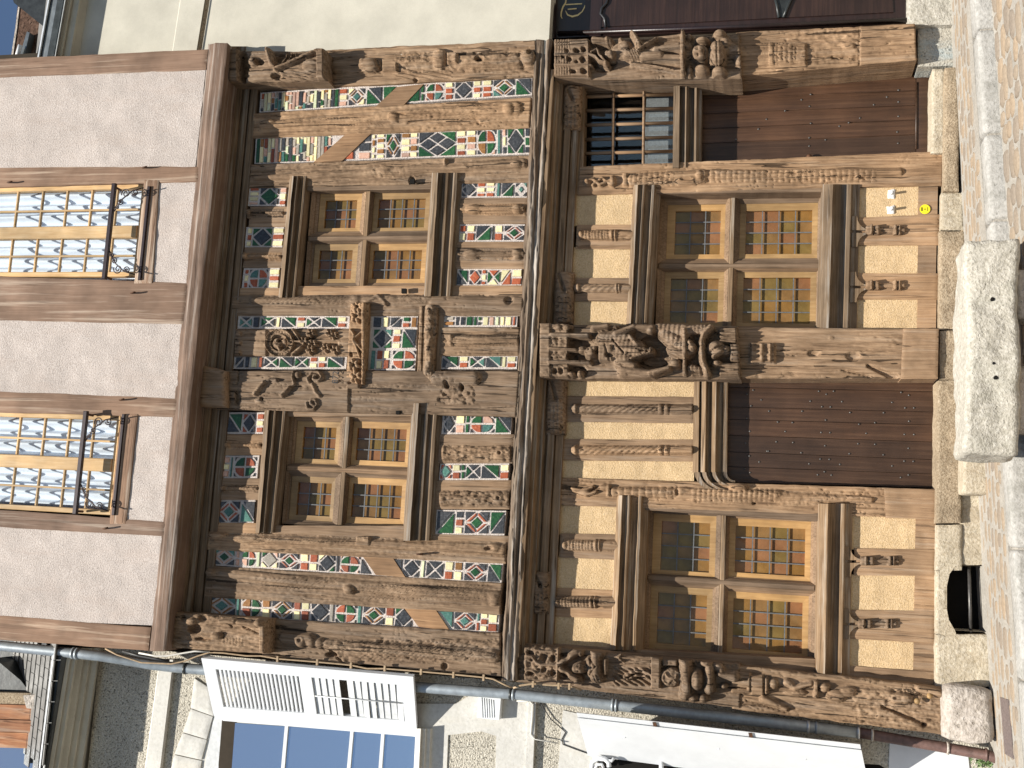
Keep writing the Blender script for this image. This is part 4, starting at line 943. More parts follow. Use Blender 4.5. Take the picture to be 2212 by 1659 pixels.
def weath(x0, y0, x1, y1, r0, r1, h, w=.014):
    return [('c', x0, y0, x1, y1, r0, r1, h), ('w', x0, min(y0, y1)-r0-20, x1, max(y0, y1)+r1+20, w, 34, 12)]
cstud((1, 0), (545, 243, 297, 1147, 209, 275), weath(50, 1080, 2240, 930, 36, 62, .035) + [('e', 120, 1060, 70, 30, .06), ('e', 1190, 1010, 60, 50, .06), ('t', 300, 1020, 1100, 1080, 24, .008), ('E', 1240, 985, 60, 12, -.03), ('e', 2180, 940, 60, 60, .06), ('t', 1300, 960, 2100, 1030, 40, .008)])
cstud((1, 0), (540, 354, 405, 1147, 334, 392), weath(0, 1540, 2300, 1410, 26, 44, .035) + [('e', 1120, 1470, 70, 40, .05), ('b', 1625, 1370, 1650, 1430, .05, 8), ('E', 1345, 1560, 26, 40, -.10), ('e', 2250, 1420, 60, 40, .06), ('w', 1000, 1420, 1300, 1540, .03, 26, 16)])
cstud((1, 1), (500, 637, 681, 1132, 633, 682), weath(-20, 940, 1500, 930, 34, 40, .045) + [('t', 100, 905, 780, 965, 40, .016), ('e', 860, 940, 70, 50, .06), ('p', [(960, 960), (1060, 900), (1120, 960)], 22, .06), ('t', 1150, 905, 1500, 965, 26, .008), ('c', 1540, 950, 2350, 980, 60, 70, .05), ('E', 2190, 940, 40, 40, -.04)])
cstud((1, 2), (448, 1148, 1188, 1094, 1170, 1218), weath(-350, 1330, 2120, 1430, 30, 50, .04) + [('t', -200, 1290, 800, 1370, 30, .012), ('b', 870, 1310, 990, 1400, .05, 10), ('e', 2050, 1420, 90, 50, .06), ('E', 2020, 1420, 40, 20, -.05), ('e', -330, 1310, 90, 40, .07)])
relief('iron_spike', [C(1, 2, 1380, 1462), C(1, 2, 1380, 1480), C(1, 2, 1412, 1480), C(1, 2, 1412, 1462)], -0.33, -0.2, 'rust_iron', house, step=2, amp=0)
cstud((1, 3), (445, 1222, 1290, 1084, 1260, 1328), weath(-380, -30, 2080, 190, 40, 60, .045) + [('t', 0, 20, 700, 110, 40, .012), ('e', 810, 110, 60, 50, .08), ('t', 900, 80, 2000, 200, 36, .012), ('e', 2060, 200, 60, 60, .06), ('e', -380, -30, 60, 40, .07)])
# small carved pins on the short studs
def pin(fi, x0, x1, yc, r, kind):
    q = [C(*fi, x0, yc-r-14), C(*fi, x0, yc+r+14), C(*fi, x1, yc+r+14), C(*fi, x1, yc-r-14)]
    L = x1-x0
    if kind == 'drop': P = [('p', [(x0+10, yc), (x0+L*.25, yc)], 10, .02), ('e', x0+L*.22, yc, L*.14, r, .055), ('c', x0+L*.3, yc, x1-20, yc, r*.6, r*.6, .045), ('t', x0+L*.3, yc-r, x1-20, yc+r, 24, .010), ('e', x0+L*.88, yc, L*.09, r*1.1, .06)]
    elif kind == 'worn': P = [('c', x0+20, yc, x1-20, yc, r, r, .035), ('w', x0, yc-r-14, x1, yc+r+14, .04, 30, 16), ('e', x0+L*.85, yc, L*.1, r, .05), ('E', x0+L*.85, yc-5, 16, 16, -.03)]
    else: P = [('e', x0+22, yc, 30, r, .06), ('c', x0+30, yc, x1-10, yc, r*.6, r*.6, .035), ('s', x0+40, yc-r, x1-20, yc+r, 26, 26, .012)]
    return relief('carved_pin', q, YF-0.004, -0.1, 'oak_carved', house, frame=cell(*fi), step=1.9, amp=0.003, bev=0.004, prims=P, jit=0.3)
pin((1, 1), 1760, 2330, 150, 40, 'drop'); pin((1, 1), 1740, 2330, 540, 44, 'drop')
pin((1, 1), -80, 240, 185, 26, 'x'); pin((1, 1), -110, 220, 560, 26, 'x')
pin((1, 2), -260, 50, 530-0, 26, 'x'); pin((1, 2), -300, 20, 905, 26, 'x')
pin((1, 2), 1610, 2200, 600, 62, 'worn'); pin((1, 2), 1590, 2190, 990, 62, 'worn')

# right upper corner post: bracket carved above, worn shaft below
FT = fr(820, 130, 3.687)
relief('carved_bracket', [(499, 108), (494, 176), (707, 173), (704, 107)], -0.41, 0.0, 'oak_carved', house, frame=FT, ymap=-0.42, **CB, bev=0.02, jit=2,
  prims=[('b', 0, 170, 110, 600, .05, 10), ('E', 170, 380, 70, 200, -.13), ('E', 160, 540, 50, 60, -.08), ('e', 300, 330, 60, 60, .05), ('c', 520, 200, 560, 340, 40, 50, .11), ('E', 680, 290, 80, 60, -.07), ('p', [(600, 440), (800, 360), (960, 280), (1150, 200)], 26, .07), ('p', [(700, 370), (760, 300), (770, 240)], 12, .06), ('p', [(770, 350), (820, 300), (830, 240)], 12, .06), ('p', [(840, 330), (890, 280), (880, 240)], 12, .06),
   ('E', 1050, 380, 110, 90, .03), ('f', 880, 300, 1170, 480, 0, 44, .008), ('b', 1150, 170, 1245, 560, .06, 10), ('f', 560, 440, 1160, 600, 10, 36, .014), ('E', 600, 510, 70, 50, -.06), ('E', 380, 330, 60, 40, -.06)])
relief('corner_post', [(690, 107), (690, 188), (1158, 164), (1158, 85)], -0.25, 0.0, 'oak_carved', house, frame=cell(1, 0), step=2.0, amp=0.010, nx=30, ny=5, bev=0.015, jit=1.5,
  prims=[('c', 700, 580, 880, 590, 60, 60, .03), ('e', 990, 570, 100, 66, .09), ('e', 935, 550, 36, 40, .08), ('C', 1050, 530, 1080, 600, 8, 8, -.03), ('b', 1100, 520, 1225, 620, .05, 10), ('c', 1230, 540, 1540, 520, 40, 60, .05), ('t', 1230, 490, 1540, 545, 30, .012), ('e', 1590, 510, 70, 90, .07), ('b', 1660, 470, 1750, 560, .06, 8), ('c', 1760, 530, 2250, 520, 46, 60, .045), ('w', 1200, 440, 2400, 640, .03, 34, 16), ('E', 1935, 520, 40, 24, -.06), ('e', 2350, 500, 70, 70, .07), ('E', 2370, 466, 20, 26, -.05), ('E', 1380, 690, 20, 16, -.04), ('f', 1200, 600, 1700, 700, 12, 34, .008)])
# left upper corner post
FT2 = fr(560, 2160, 3.687)
relief('carved_bracket', [(366, 1322), (360, 1400), (574, 1413), (578, 1338)], -0.42, 0.0, 'oak_carved', house, frame=FT2, ymap=-0.43, **CB, bev=0.03, jit=1.5,
  prims=[('w', 100, 60, 1420, 640, .030, 90, 16), ('E', 480, 300, 90, 70, -.07), ('E', 330, 150, 40, 40, -.04), ('E', 590, 160, 60, 50, -.04), ('e', 440, 200, 80, 50, .04), ('c', 840, 200, 1020, 200, 34, 40, .06), ('c', 1080, 210, 1300, 240, 40, 40, .06), ('e', 1350, 220, 70, 60, .08), ('C', 1120, 270, 1310, 350, 10, 8, -.03), ('C', 940, 230, 980, 270, 8, 8, -.03), ('E', 850, 390, 30, 40, -.04), ('e', 780, 390, 80, 50, .05), ('s', 850, 420, 1100, 500, 40, 34, .012), ('b', 1350, 170, 1420, 620, .04, 10), ('E', 600, 430, 120, 26, -.05)])
relief('corner_post', [(560, 1335), (566, 1417), (1085, 1462), (1080, 1368)], -0.25, 0.0, 'oak_carved', house, frame=cell(1, 3), step=2.0, amp=0.009, nx=34, ny=5, bev=0.015, jit=1.6,
  prims=[('c', 250, 530, 460, 550, 50, 60, .06), ('e', 400, 560, 60, 60, .08), ('E', 400, 550, 24, 20, -.03), ('e', 490, 570, 50, 50, .07), ('e', 560, 580, 50, 50, .06), ('c', 620, 590, 2050, 690, 46, 60, .05), ('t', 900, 560, 2000, 720, 44, .012), ('w', 580, 540, 2100, 760, .03, 40, 18), ('e', 1930, 680, 60, 50, .06), ('E', 650, 680, 50, 24, -.05), ('E', 1630, 780, 30, 34, -.04), ('C', 640, 640, 760, 760, 8, 8, -.03)])
# upper middle post with scrolls
FM = fr(820, 1080, 4.148)
relief('corbel_end', [(433, 787), (425, 877), (487, 880), (485, 800)], -0.37, 0.0, 'oak_v', house, step=2.5, amp=0.006, bev=0.04, jit=1)
relief('upper_central_post', [(470, 800), (466, 884), (1114, 900), (1122, 800)], -0.27, 0.0, 'oak_carved', house, frame=FM, step=2.0, amp=0.007, nx=40, ny=4, bev=0.015, jit=1.0, ymap=-0.28,
  prims=[('b', -200, 1160, 1750, 1640, .02, 10), ('c', 380, 1340, 520, 1170, 40, 36, .07), ('p', [(520, 1170), (600, 1130), (690, 1140)], 30, .045), ('c', 790, 1360, 900, 1250, 40, 36, .08), ('p', [(900, 1250), (960, 1200), (930, 1100), (950, 1000)], 22, .05), ('e', 1000, 1060, 50, 60, .04), ('e', 440, 1440, 80, 60, .045), ('E', 480, 1420, 20, 30, -.03), ('e', 1110, 1260, 70, 60, .03),
   ('p', [(1180, 1180), (1150, 1120), (1230, 1020), (1320, 1020), (1370, 1100), (1310, 1150), (1240, 1130), (1250, 1070), (1290, 1070)], 24, .05), ('p', [(1220, 1200), (1280, 1330), (1330, 1380)], 28, .045), ('p', [(1140, 1480), (1160, 1560), (1240, 1580), (1300, 1500), (1270, 1430), (1210, 1430), (1200, 1490), (1240, 1510)], 24, .05),
   ('C', 110, 970, 110, 1200, 10, 10, -.03), ('E', 110, 1400, 40, 120, -.05), ('w', 1700, 1180, 2900, 1260, .02, 50, 16), ('b', 1740, 1200, 1920, 1260, .05, 8),
   ('w', 3100, 1050, 3600, 1500, .05, 60, 40), ('c', 3050, 1120, 3600, 1100, 90, 110, .07), ('E', 3200, 1200, 40, 60, -.05), ('E', 3420, 1240, 30, 60, -.05), ('w', 1750, 1300, 3600, 1640, .010, 200, 14), ('E', 3130, 1420, 80, 50, -.02)])
# framed centre field: carved boards, leaf rail, rope rail
relief('medallion_board', [(505, 709), (503, 769), (757, 769), (757, 709)], YF-0.01, 0.0, 'oak_carved', house, frame=FM, step=1.6, amp=0.004, nx=40, ny=4, bev=0.01, jit=0.5, ymap=YF-0.03,
  prims=[('b', 100, 395, 530, 805, .02, 14), ('E', 735, 585, 212, 205, .0001), ('b', 90, 420, 170, 490, .05, 20), ('b', 80, 560, 170, 630, .05, 20), ('b', 80, 700, 170, 780, .05, 20),
   ('e', 733, 588, 800, 0.1, 0), ('p', [(735+205*math.cos(a), 588+200*math.sin(a)) for a in np.linspace(0, 6.2832, 26)], 12, .055), ('p', [(735+130*math.cos(a), 588+128*math.sin(a)) for a in np.linspace(0, 6.2832, 22)], 10, .05), ('p', [(735+168*math.cos(a), 588+164*math.sin(a)) for a in np.linspace(0, 6.2832, 24)], 30, .03)] +
  [('E', 735+168*math.cos(a), 588+164*math.sin(a), 9, 9, -.02) for a in np.linspace(0, 6.2, 26)] +
  [('e', 700, 600, 80, 90, .05), ('E', 730, 560, 30, 24, -.04), ('e', 800, 570, 46, 60, .03), ('c', 720, 660, 740, 690, 30, 26, .05),
   ('c', 930, 390, 1030, 530, 26, 22, .05), ('c', 930, 760, 1060, 650, 34, 28, .06), ('c', 950, 565, 1780, 545, 14, 14, .045), ('b', 1590, 395, 1780, 740, .02, 10)] +
  [('e', cx_+46*math.cos(a+.4), cy_+44*math.sin(a+.4), 34, 24, .06, math.degrees(a+.4)) for (cx_, cy_) in ((1200, 440), (1190, 690), (1480, 440), (1420, 660), (1230, 600), (1560, 690), (1540, 480), (1100, 560)) for a in np.linspace(0, 6.2832, 6)[:-1]])
relief('leaf_rail', [(757, 655), (746, 829), (788, 831), (797, 655)], YF-0.05, 0.0, 'oak_carved', house, frame=FM, step=1.6, amp=0.005, nx=8, ny=30, bev=0.012, jit=0.8,
  prims=[('p', [(1800, 400), (1850, 480), (1830, 560), (1880, 650), (1930, 800)], 20, .05), ('p', [(1960, 430), (1830, 540), (1960, 700)], 18, .045), ('b', 1960, -40, 2010, 1220, .05, 8)] +
        [('e', cx_+58*math.cos(a), cy_+58*math.sin(a), 50, 30, .055, math.degrees(a)) for (cx_, cy_) in ((1880, 200), (1840, 920), (1900, 60), (1870, 1090)) for a in np.linspace(.3, 6.6, 7)[:-1]] + [('e', 1845, 200, 26, 24, .075), ('e', 1795, 940, 30, 40, .075), ('E', 1930, 620, 24, 24, .03), ('E', 1790, 760, 20, 40, -.03), ('E', 1760, 200, 30, 60, -.03)])
relief('rope_rail', [(906, 660), (898, 830), (934, 840), (945, 660)], YF-0.045, 0.0, 'oak_carved', house, frame=cell(1, 1), step=1.7, amp=0.008, nx=8, ny=40, bev=0.015, jit=1.2,
  prims=[('p', [(1505, 980), (1495, 1200), (1500, 1420), (1480, 1560), (1560, 1640)], 34, .04), ('w', 1470, 960, 1560, 1659, .035, 22, 26), ('C', 1450, 980, 1430, 1640, 6, 6, -.03)])
htimber('rail', 947, 960, 660, 938, 951, 806, YF+.0, 0, 'oak_h', house)
relief('carved_board', [(952, 706), (950, 768), (1120, 768), (1122, 706)], YF-0.01, 0.0, 'oak_carved', house, frame=cell(1, 1), step=2, amp=0.006, nx=50, ny=4, bev=0.01, ymap=YF-.02,
  prims=[('c', 1690, 1285, 2300, 1285, 40, 44, .045), ('t', 1690, 1240, 2300, 1330, 30, .010), ('w', 1690, 1230, 2300, 1340, .014, 60, 14), ('b', 1675, 1235, 1700, 1325, .05, 6)])
ng = bpy.data.curves.new('house_number', 'FONT'); ng.body = '872'; ng.size = 0.085; ng.extrude = 0.001
no = bpy.data.objects.new('house_number', ng); COL.objects.link(no); no.parent = house; ng.materials.append(MATS['cable_black'])
p = UN(729, 829, -0.298)
me_ = bpy.data.meshes.new_from_object(no.evaluated_get(bpy.context.evaluated_depsgraph_get())); bpy.data.objects.remove(no)
no = bpy.data.objects.new('house_number', me_); COL.objects.link(no); no.parent = house; no.location = p; no.rotation_euler = (R_(90), 0, 0)

# ---------------------------------------------------------------- glazed tile panels
TILES = []
def inset(poly, g):
    n = len(poly); c = np.mean(poly, 0); out = []
    area = 0.5*sum(poly[i][0]*poly[(i+1) % n][1]-poly[(i+1) % n][0]*poly[i][1] for i in range(n))
    sg = 1 if area > 0 else -1
    L = []
    for i in range(n):
        a = np.array(poly[i], float); b = np.array(poly[(i+1) % n], float); d = b-a; l = np.hypot(*d)
        if l < 1e-6: continue
        nn = np.array([-d[1], d[0]])/l*sg; L.append((a+nn*g, d/l))
    m_ = len(L)
    for i in range(m_):
        p, d = L[i-1]; q, e = L[i]; cr = d[0]*e[1]-d[1]*e[0]
        if abs(cr) < 1e-6: out.append(q); continue
        t_ = ((q-p)[0]*e[1]-(q-p)[1]*e[0])/cr; out.append(p+d*t_)
    # reject flipped results
    ar2 = 0.5*sum(out[i][0]*out[(i+1) % m_][1]-out[(i+1) % m_][0]*out[i][1] for i in range(m_))
    if ar2*sg <= 4.0: return None
    return out
def cellshape(code, x0, x1, W):
    k = code[0]; c = code[1:]; xm, ym = (x0+x1)/2, W/2; P = []
    def col(i, d='K'): return c[i] if i < len(c) else d
    if k == 'S':
        n = len(c); h = W/n
        ys = [0]+[h*i+random.uniform(-.08, .08)*h for i in range(1, n)]+[W]
        for i in range(n): P.append(([(x0, ys[i]), (x1, ys[i]), (x1, ys[i+1]), (x0, ys[i+1])], c[i]))
    elif k == '\\': P = [([(x0, 0), (x1, 0), (x1, W)], c[0]), ([(x0, 0), (x1, W), (x0, W)], c[1])]
    elif k == '/': P = [([(x0, 0), (x1, 0), (x0, W)], c[0]), ([(x1, 0), (x1, W), (x0, W)], c[1])]
    elif k == 'X': P = [([(x0, 0), (xm, ym), (x0, W)], c[0]), ([(x1, 0), (x1, W), (xm, ym)], c[0] if len(c) < 3 else c[2]), ([(x0, 0), (x1, 0), (xm, ym)], c[1]), ([(x0, W), (xm, ym), (x1, W)], c[1] if len(c) < 4 else c[3])]
    elif k in 'DRQ':
        N, E_, S_, W_ = (xm, 0), (x1, ym), (xm, W), (x0, ym)
        off = 1 if k == 'D' else 2 if k == 'R' else 4
        cc = [col(off+i) for i in range(4)]
        f = 1.0
        P = [([(x0, 0), N, W_], cc[0]), ([N, (x1, 0), E_], cc[1]), ([E_, (x1, W), S_], cc[2]), ([W_, S_, (x0, W)], cc[3])]
        if k == 'D': P.append(([N, E_, S_, W_], c[0]))
        if k == 'R':
            s_ = 0.56
            n2, e2, s2, w2 = [(xm+(p[0]-xm)*s_, ym+(p[1]-ym)*s_) for p in (N, E_, S_, W_)]
            P += [([N, E_, e2, n2], c[1]), ([E_, S_, s2, e2], c[1]), ([S_, W_, w2, s2], c[1]), ([W_, N, n2, w2], c[1]), ([n2, e2, s2, w2], c[0])]
        if k == 'Q':
            rx, ry = (x1-x0)*.5, W*.5
            def arc(a0): return [(xm, ym)]+[(xm+rx*.98*math.cos(R_(a0+t_)), ym+ry*.98*math.sin(R_(a0+t_))) for t_ in (0, 30, 60, 90)]
            P = []
            for i, (cx_, cy_, a0) in enumerate(((x0, 0, 180), (x1, 0, 270), (x1, W, 0), (x0, W, 90))):
                P.append((arc(a0), c[i]))
                t45 = (xm+rx*1.0*math.cos(R_(a0+45)), ym+ry*1.0*math.sin(R_(a0+45)))
                e1 = (xm+rx*math.cos(R_(a0+12))*1.02, ym+ry*math.sin(R_(a0+12))*1.02); e2 = (xm+rx*math.cos(R_(a0+78))*1.02, ym+ry*math.sin(R_(a0+78))*1.02)
                P.append(([(cx_, cy_), e1, t45, e2] if i % 2 == 5 else [(cx_, cy_), e1, t45, e2], cc[i]))
    elif k == 'B':
        P = [([(x0, 0), (xm, 0), (x0, ym)], c[4]), ([(xm, 0), (x1, 0), (x1, ym)], c[5]), ([(x1, ym), (x1, W), (xm, W)], c[6]), ([(x0, ym), (xm, W), (x0, W)], c[7])]
        N, E_, S_, W_, M = (xm, 0), (x1, ym), (xm, W), (x0, ym), (xm, ym)
        h = lambda a, b: ((a[0]+b[0])/2, (a[1]+b[1])/2)
        P += [([N, h(N, E_), M, h(N, W_)], c[0]), ([h(N, E_), E_, h(E_, S_), M], c[1]), ([M, h(E_, S_), S_, h(S_, W_)], c[2]), ([h(W_, N), M, h(S_, W_), W_], c[3])]
    elif k == 'Z':
        n = max(1, int((x1-x0)/7.4)); wd = (x1-x0)/n
        for i in range(n):
            xa = x0+i*wd; y = random.choice((0, 0, -.2))*W
            while y < W-2:
                h = W*random.choice((.3, .42, .55, 1.0)); y2 = min(W, y+h)
                if W-y2 < 5: y2 = W
                P.append(([(xa+random.uniform(-.3, .3), max(0, y)), (xa+wd, max(0, y)), (xa+wd, y2), (xa, y2)], random.choice('KKGCCWPPTOYRKWCWKPC'))); y = y2
    elif k == 'l': P = [([(x0, 0), (x1, 0), (x0+2, W)], c[0])]
    elif k == 'j': P = [([(x1, 0), (x1, W), (x0, W)], c[0])]
    elif k == 'v': P = [([(x0, 0), (x1, W), (x0, W)], c[0])]
    elif k == 'n': P = [([(x0, 0), (x1, 0), (x1, W)], c[0])]
    return P
def tile_panel(quad, cells, g=2.15):
    """quad TR,TL,BL,BR (picture), cells (crop column, zoom x0, zoom x1, code)"""
    TR, TL, BL, BR = [np.array(q, float) for q in quad]
    pm = relief('tile_panel', quad, YF+0.016, 0.0, 'mortar', house, step=4, amp=0.003, nx=7, ny=7, bev=0.0, jit=0.8)
    X0 = (TR[0]+TL[0])/2; X1 = (BR[0]+BL[0])/2
    W = (abs(TL[1]-TR[1])+abs(BL[1]-BR[1]))/2
    for (ci, a, b, code) in cells:
        pa, pb = 553*ci+a/4, 553*ci+b/4
        mg = 1.6
        for poly, c in cellshape(code, pa, pb, W):
            if c == '.': continue
            poly = [(x, min(W-mg, max(mg, y))) for x, y in poly]
            q = inset(poly, g if code[0] not in 'Z' else 1.05)
            if q is None: continue
            pts = []
            for (x, y) in q:
                x += random.uniform(-.45, .45); y += random.uniform(-.45, .45)
                s = (x-X0)/(X1-X0); t_ = y/W
                p = (TR*(1-s)+BR*s)*(1-t_)+(TL*(1-s)+BL*s)*t_
                pts.append(UN(p[0], p[1], YF+0.01))
            ar = abs(0.5*sum(q[i][0]*q[(i+1) % len(q)][1]-q[(i+1) % len(q)][0]*q[i][1] for i in range(len(q))))
            TILES.append((ar, pts, c, pm))
def flush_tiles():
    TILES.sort(key=lambda t_: -t_[0]); rest = {}
    for i, (ar, pts, c, pm) in enumerate(TILES):
        yf = YF+0.010+random.uniform(-.003, .002); tx = random.uniform(-.03, .03); tz = random.uniform(-.03, .03)
        cen = np.mean(pts, 0); n = len(pts)
        F3 = []
        for p in pts:
            d = p-cen; l = np.hypot(d[0], d[2]); k = max(0.3, (l-0.004)/max(l, 1e-4))
            F3.append((cen[0]+d[0]*k, yf-.004+tx*d[0]+tz*d[2], cen[2]+d[2]*k))
        V = F3+[(p[0], yf+tx*(p-cen)[0]+tz*(p-cen)[2], p[2]) for p in pts]+[(p[0], YF+.03, p[2]) for p in pts]
        F = [tuple(range(n))]+[(l*n+k, (l+1)*n+k, (l+1)*n+(k+1) % n, l*n+(k+1) % n) for l in range(2) for k in range(n)]
        if i < 300: mk('tile', V, F, TM[c], pm)
        else: rest.setdefault(c, []).append((V, F))
    V = []; F = []; mi = []; keys = list(rest)
    for ki, c in enumerate(keys):
        for (v, f) in rest[c]:
            n = len(V); V += v; F += [tuple(n+k for k in q) for q in f]; mi += [ki]*len(f)
    if V:
        o = mk('small_tiles', V, F, None, house); o['kind'] = 'stuff'
        for c in keys: o.data.materials.append(TM[c])
        o.data.polygons.foreach_set('material_index', mi)
T1 = [(1, 40, 190, 'Z'), (1, 190, 712, 'Z'), (1, 716, 792, 'SRCP'), (1, 795, 945, 'RTOCKCK'), (1, 950, 1092, '\\KG'), (1, 1092, 1225, 'lG'), (1, 1275, 1420, 'jG'), (1, 1420, 1455, 'SGG'),
      (1, 1460, 1622, 'QGRTRPKKP'), (1, 1632, 1705, 'SCRR'), (1, 1712, 1868, 'DKKKKK'), (1, 1876, 1948, 'SCRC'), (1, 1956, 2040, 'SCRR'), (1, 2045, 2236, 'RGOKKKT'), (1, 2240, 2380, '\\KG')]
tile_panel([(563, 200), (560, 243), (1149, 206), (1150, 165)], T1)
prism('brace', [C(1, 0, 1215, 752), C(1, 0, 1450, 726), C(1, 0, 1275, 908), C(1, 0, 1030, 924)][::1], YF-.002, -.1, 'oak_diag', house)
T2 = [(1, 0, 100, 'Z'), (1, 100, 560, 'Z'), (1, 560, 650, 'Z'), (1, 745, 852, 'S.KR'), (1, 885, 995, 'SKKP'), (1, 998, 1034, 'SCOCC'), (1, 1042, 1114, 'SCOCOC'), (1, 1118, 1248, 'RGOGKKK'), (1, 1252, 1335, 'SOCCP'), (1, 1330, 1400, 'SCPOC'),
      (1, 1402, 1728, 'BKKKKKGGG'), (1, 1732, 1815, 'SCRCR'), (1, 1820, 1903, 'SCOPC'), (1, 1906, 2075, 'QGRGOKKPK'), (1, 2082, 2118, 'ST'), (1, 2126, 2164, 'SPCK'), (1, 2168, 2316, 'DKGGGG'), (1, 2320, 2370, 'SKGK')]
tile_panel([(553, 298), (550, 354), (1147, 333), (1147, 274)], T2)
prism('brace', [C(1, 0, 775, 1158), C(1, 0, 1000, 1146), C(1, 0, 735, 1398), C(1, 0, 495, 1404)], YF-.002, -.1, 'oak_diag', house)
T3 = [(1, -372, -182, 'RGPTTKK'), (1, -180, -140, 'SPP'), (1, -132, 0, 'QGRGPWWWW'), (1, 0, 38, 'SY'), (1, 45, 192, 'DWGPCC'), (1, 195, 374, 'RGRKKKK'), (1, 382, 455, 'SCR'), (1, 460, 535, 'SRC'), (1, 538, 684, 'DKCKGK'), (1, 688, 720, 'SK'), (1, 722, 896, 'QGRGRPPPP'), (1, 900, 1012, 'vK'),
      (1, 1185, 1266, 'nK'), (1, 1268, 1415, 'DKKKKK'), (1, 1420, 1460, 'SY'), (1, 1464, 1620, 'XKK'), (1, 1628, 1706, 'SCR'), (1, 1710, 1785, 'SOC'), (1, 1795, 1990, 'RGRKKKK'), (1, 1996, 2125, '\\GK')]
tile_panel([(459, 1182), (457, 1221), (1083, 1262), (1087, 1217)], T3)
prism('brace', [C(1, 2, 915, 1480), C(1, 2, 1185, 1508), C(1, 2, 1290, 1670), C(1, 2, 1035, 1650)], YF-.002, -.1, 'oak_diag2', house)
T4 = [(1, -425, -172, 'RTOKTKW'), (1, -172, -138, 'ST'), (1, -130, 45, 'QOGGRTWWW'), (1, 50, 125, 'SOC'), (1, 130, 322, 'RGOKKKK'), (1, 323, 388, 'SRC'), (1, 389, 464, 'SCR'), (1, 470, 634, 'DKKKKK'), (1, 634, 674, 'SW'), (1, 680, 868, 'QRGRGKKWK'), (1, 872, 914, 'ST'), (1, 916, 1114, 'RGOKKKK'), (1, 1116, 1194, 'SRC'), (1, 1196, 1352, 'DKG.KK'),
      (1, 1570, 1704, 'nT'), (1, 1706, 1896, 'RTRKKKK'), (1, 1900, 1934, 'STR'), (1, 1937, 2003, 'SCRC'), (1, 2003, 2088, 'SCR')]
tile_panel([(448, 1283), (446, 1330), (1076, 1368), (1079, 1325)], T4)
prism('brace', [C(1, 3, 1270, 262), C(1, 3, 1555, 296), C(1, 3, 1672, 472), C(1, 3, 1405, 440)], YF-.002, -.1, 'oak_diag2', house)
def rqd(x0, x1, y0, y1, d=0): return vq(x0, y0, y1, x1, y0+d, y1+d)
tile_panel(rqd(538, 619, 403, 445), [(1, -60, 25, 'SRCCP'), (1, 28, 200, 'DGKKKK'), (1, 202, 265, 'SPCR')])
tile_panel(rqd(533, 614, 490, 534), [(1, -80, -35, 'SCRC'), (1, -35, 140, 'DKGGGG'), (1, 142, 242, 'SCRC')])
tile_panel(rqd(527, 604, 579, 624), [(1, -105, -65, 'SRCR'), (1, -65, 105, 'QTRTRKKKK'), (1, 110, 205, 'SCRC')])
tile_panel(rqd(998, 1140, 392, 427), [(1, 1775, 1905, 'DKKKKK'), (1, 1908, 1985, 'SRCR'), (1, 1988, 2065, 'SCCR'), (1, 2075, 2112, 'ST'), (1, 2116, 2230, '/KG'), (1, 2234, 2345, 'RTRKTKK')])
tile_panel(rqd(990, 1134, 484, 522), [(1, 1755, 1818, 'SRC'), (1, 1820, 1893, 'SCR'), (1, 1896, 2033, '/KG'), (1, 2034, 2058, 'SK'), (1, 2060, 2134, 'SCR'), (1, 2136, 2320, 'RGRKKKK')])
tile_panel(rqd(984, 1128, 580, 618), [(1, 1728, 1832, '\\GK'), (1, 1836, 1944, 'DRKKKK'), (1, 1946, 1992, 'SRCR'), (1, 1994, 2110, 'XGRGC'), (1, 2112, 2206, '/CR'), (1, 2208, 2300, 'SCR')])
tile_panel(rqd(492, 572, 891, 937), [(0, 1962, 2092, '\\GK'), (0, 2094, 2212, 'DKRKKR'), (1, 2, 70, 'SRCR')])
tile_panel(rqd(480, 560, 984, 1033), [(0, 1926, 1984, 'SPCP'), (0, 1985, 2014, 'ST'), (0, 2018, 2215, 'QGRGRKKKK')])
tile_panel(rqd(469, 552, 1080, 1131), [(0, 1876, 2074, 'RTRKKKK'), (0, 2078, 2206, '\\KT')])
tile_panel(rqd(957, 1106, 893, 938), [(1, 1618, 1722, 'DKKKKK'), (1, 1726, 1804, 'SCP'), (1, 1806, 1846, 'SGG'), (1, 1848, 2062, 'QGPTRKKKK'), (1, 2066, 2208, '\\KG')])
tile_panel(rqd(951, 1100, 1001, 1037), [(1, 1588, 1692, 'DTRRRR'), (1, 1694, 1768, 'SCR'), (1, 1769, 1806, 'SGG'), (1, 1808, 1938, 'XGKKK'), (1, 1942, 2104, '\\GK'), (1, 2108, 2190, 'SCR')])
tile_panel(rqd(942, 1093, 1101, 1155, 2), [(1, 1556, 1714, '/KG'), (1, 1720, 1792, 'SKRC'), (1, 1798, 2014, 'RGRKKKK'), (1, 2020, 2154, '/GK')])
tile_panel(rqd(515, 756, 682, 710), [(0, 2066, 2182, 'XTKTT'), (0, 2182, 2246, 'SK'), (1, 38, 168, 'XGGKK'), (1, 172, 210, 'SC'), (1, 215, 348, '\\GK'), (1, 352, 428, 'SRC'), (1, 430, 560, 'XGKKK'), (1, 564, 702, '\\GK'), (1, 704, 784, 'SCR')])
tile_panel(rqd(506, 750, 768, 797), [(0, 2030, 2110, '/KK'), (0, 2112, 2160, 'SK'), (0, 2162, 2228, 'SC'), (1, 22, 62, 'SR'), (1, 62, 194, 'XKKGK'), (1, 196, 328, '\\KG'), (1, 330, 456, 'XGKGK'), (1, 462, 534, 'SRC'), (1, 538, 606, 'SCR'), (1, 612, 764, '\\KG')])
tile_panel(vq(800, 682, 710, 903, 682, 710), [(1, 1008, 1086, 'SK'), (1, 1090, 1150, 'SC'), (1, 1155, 1256, '/KK'), (1, 1264, 1334, 'SGR'), (1, 1338, 1392, 'SO')])
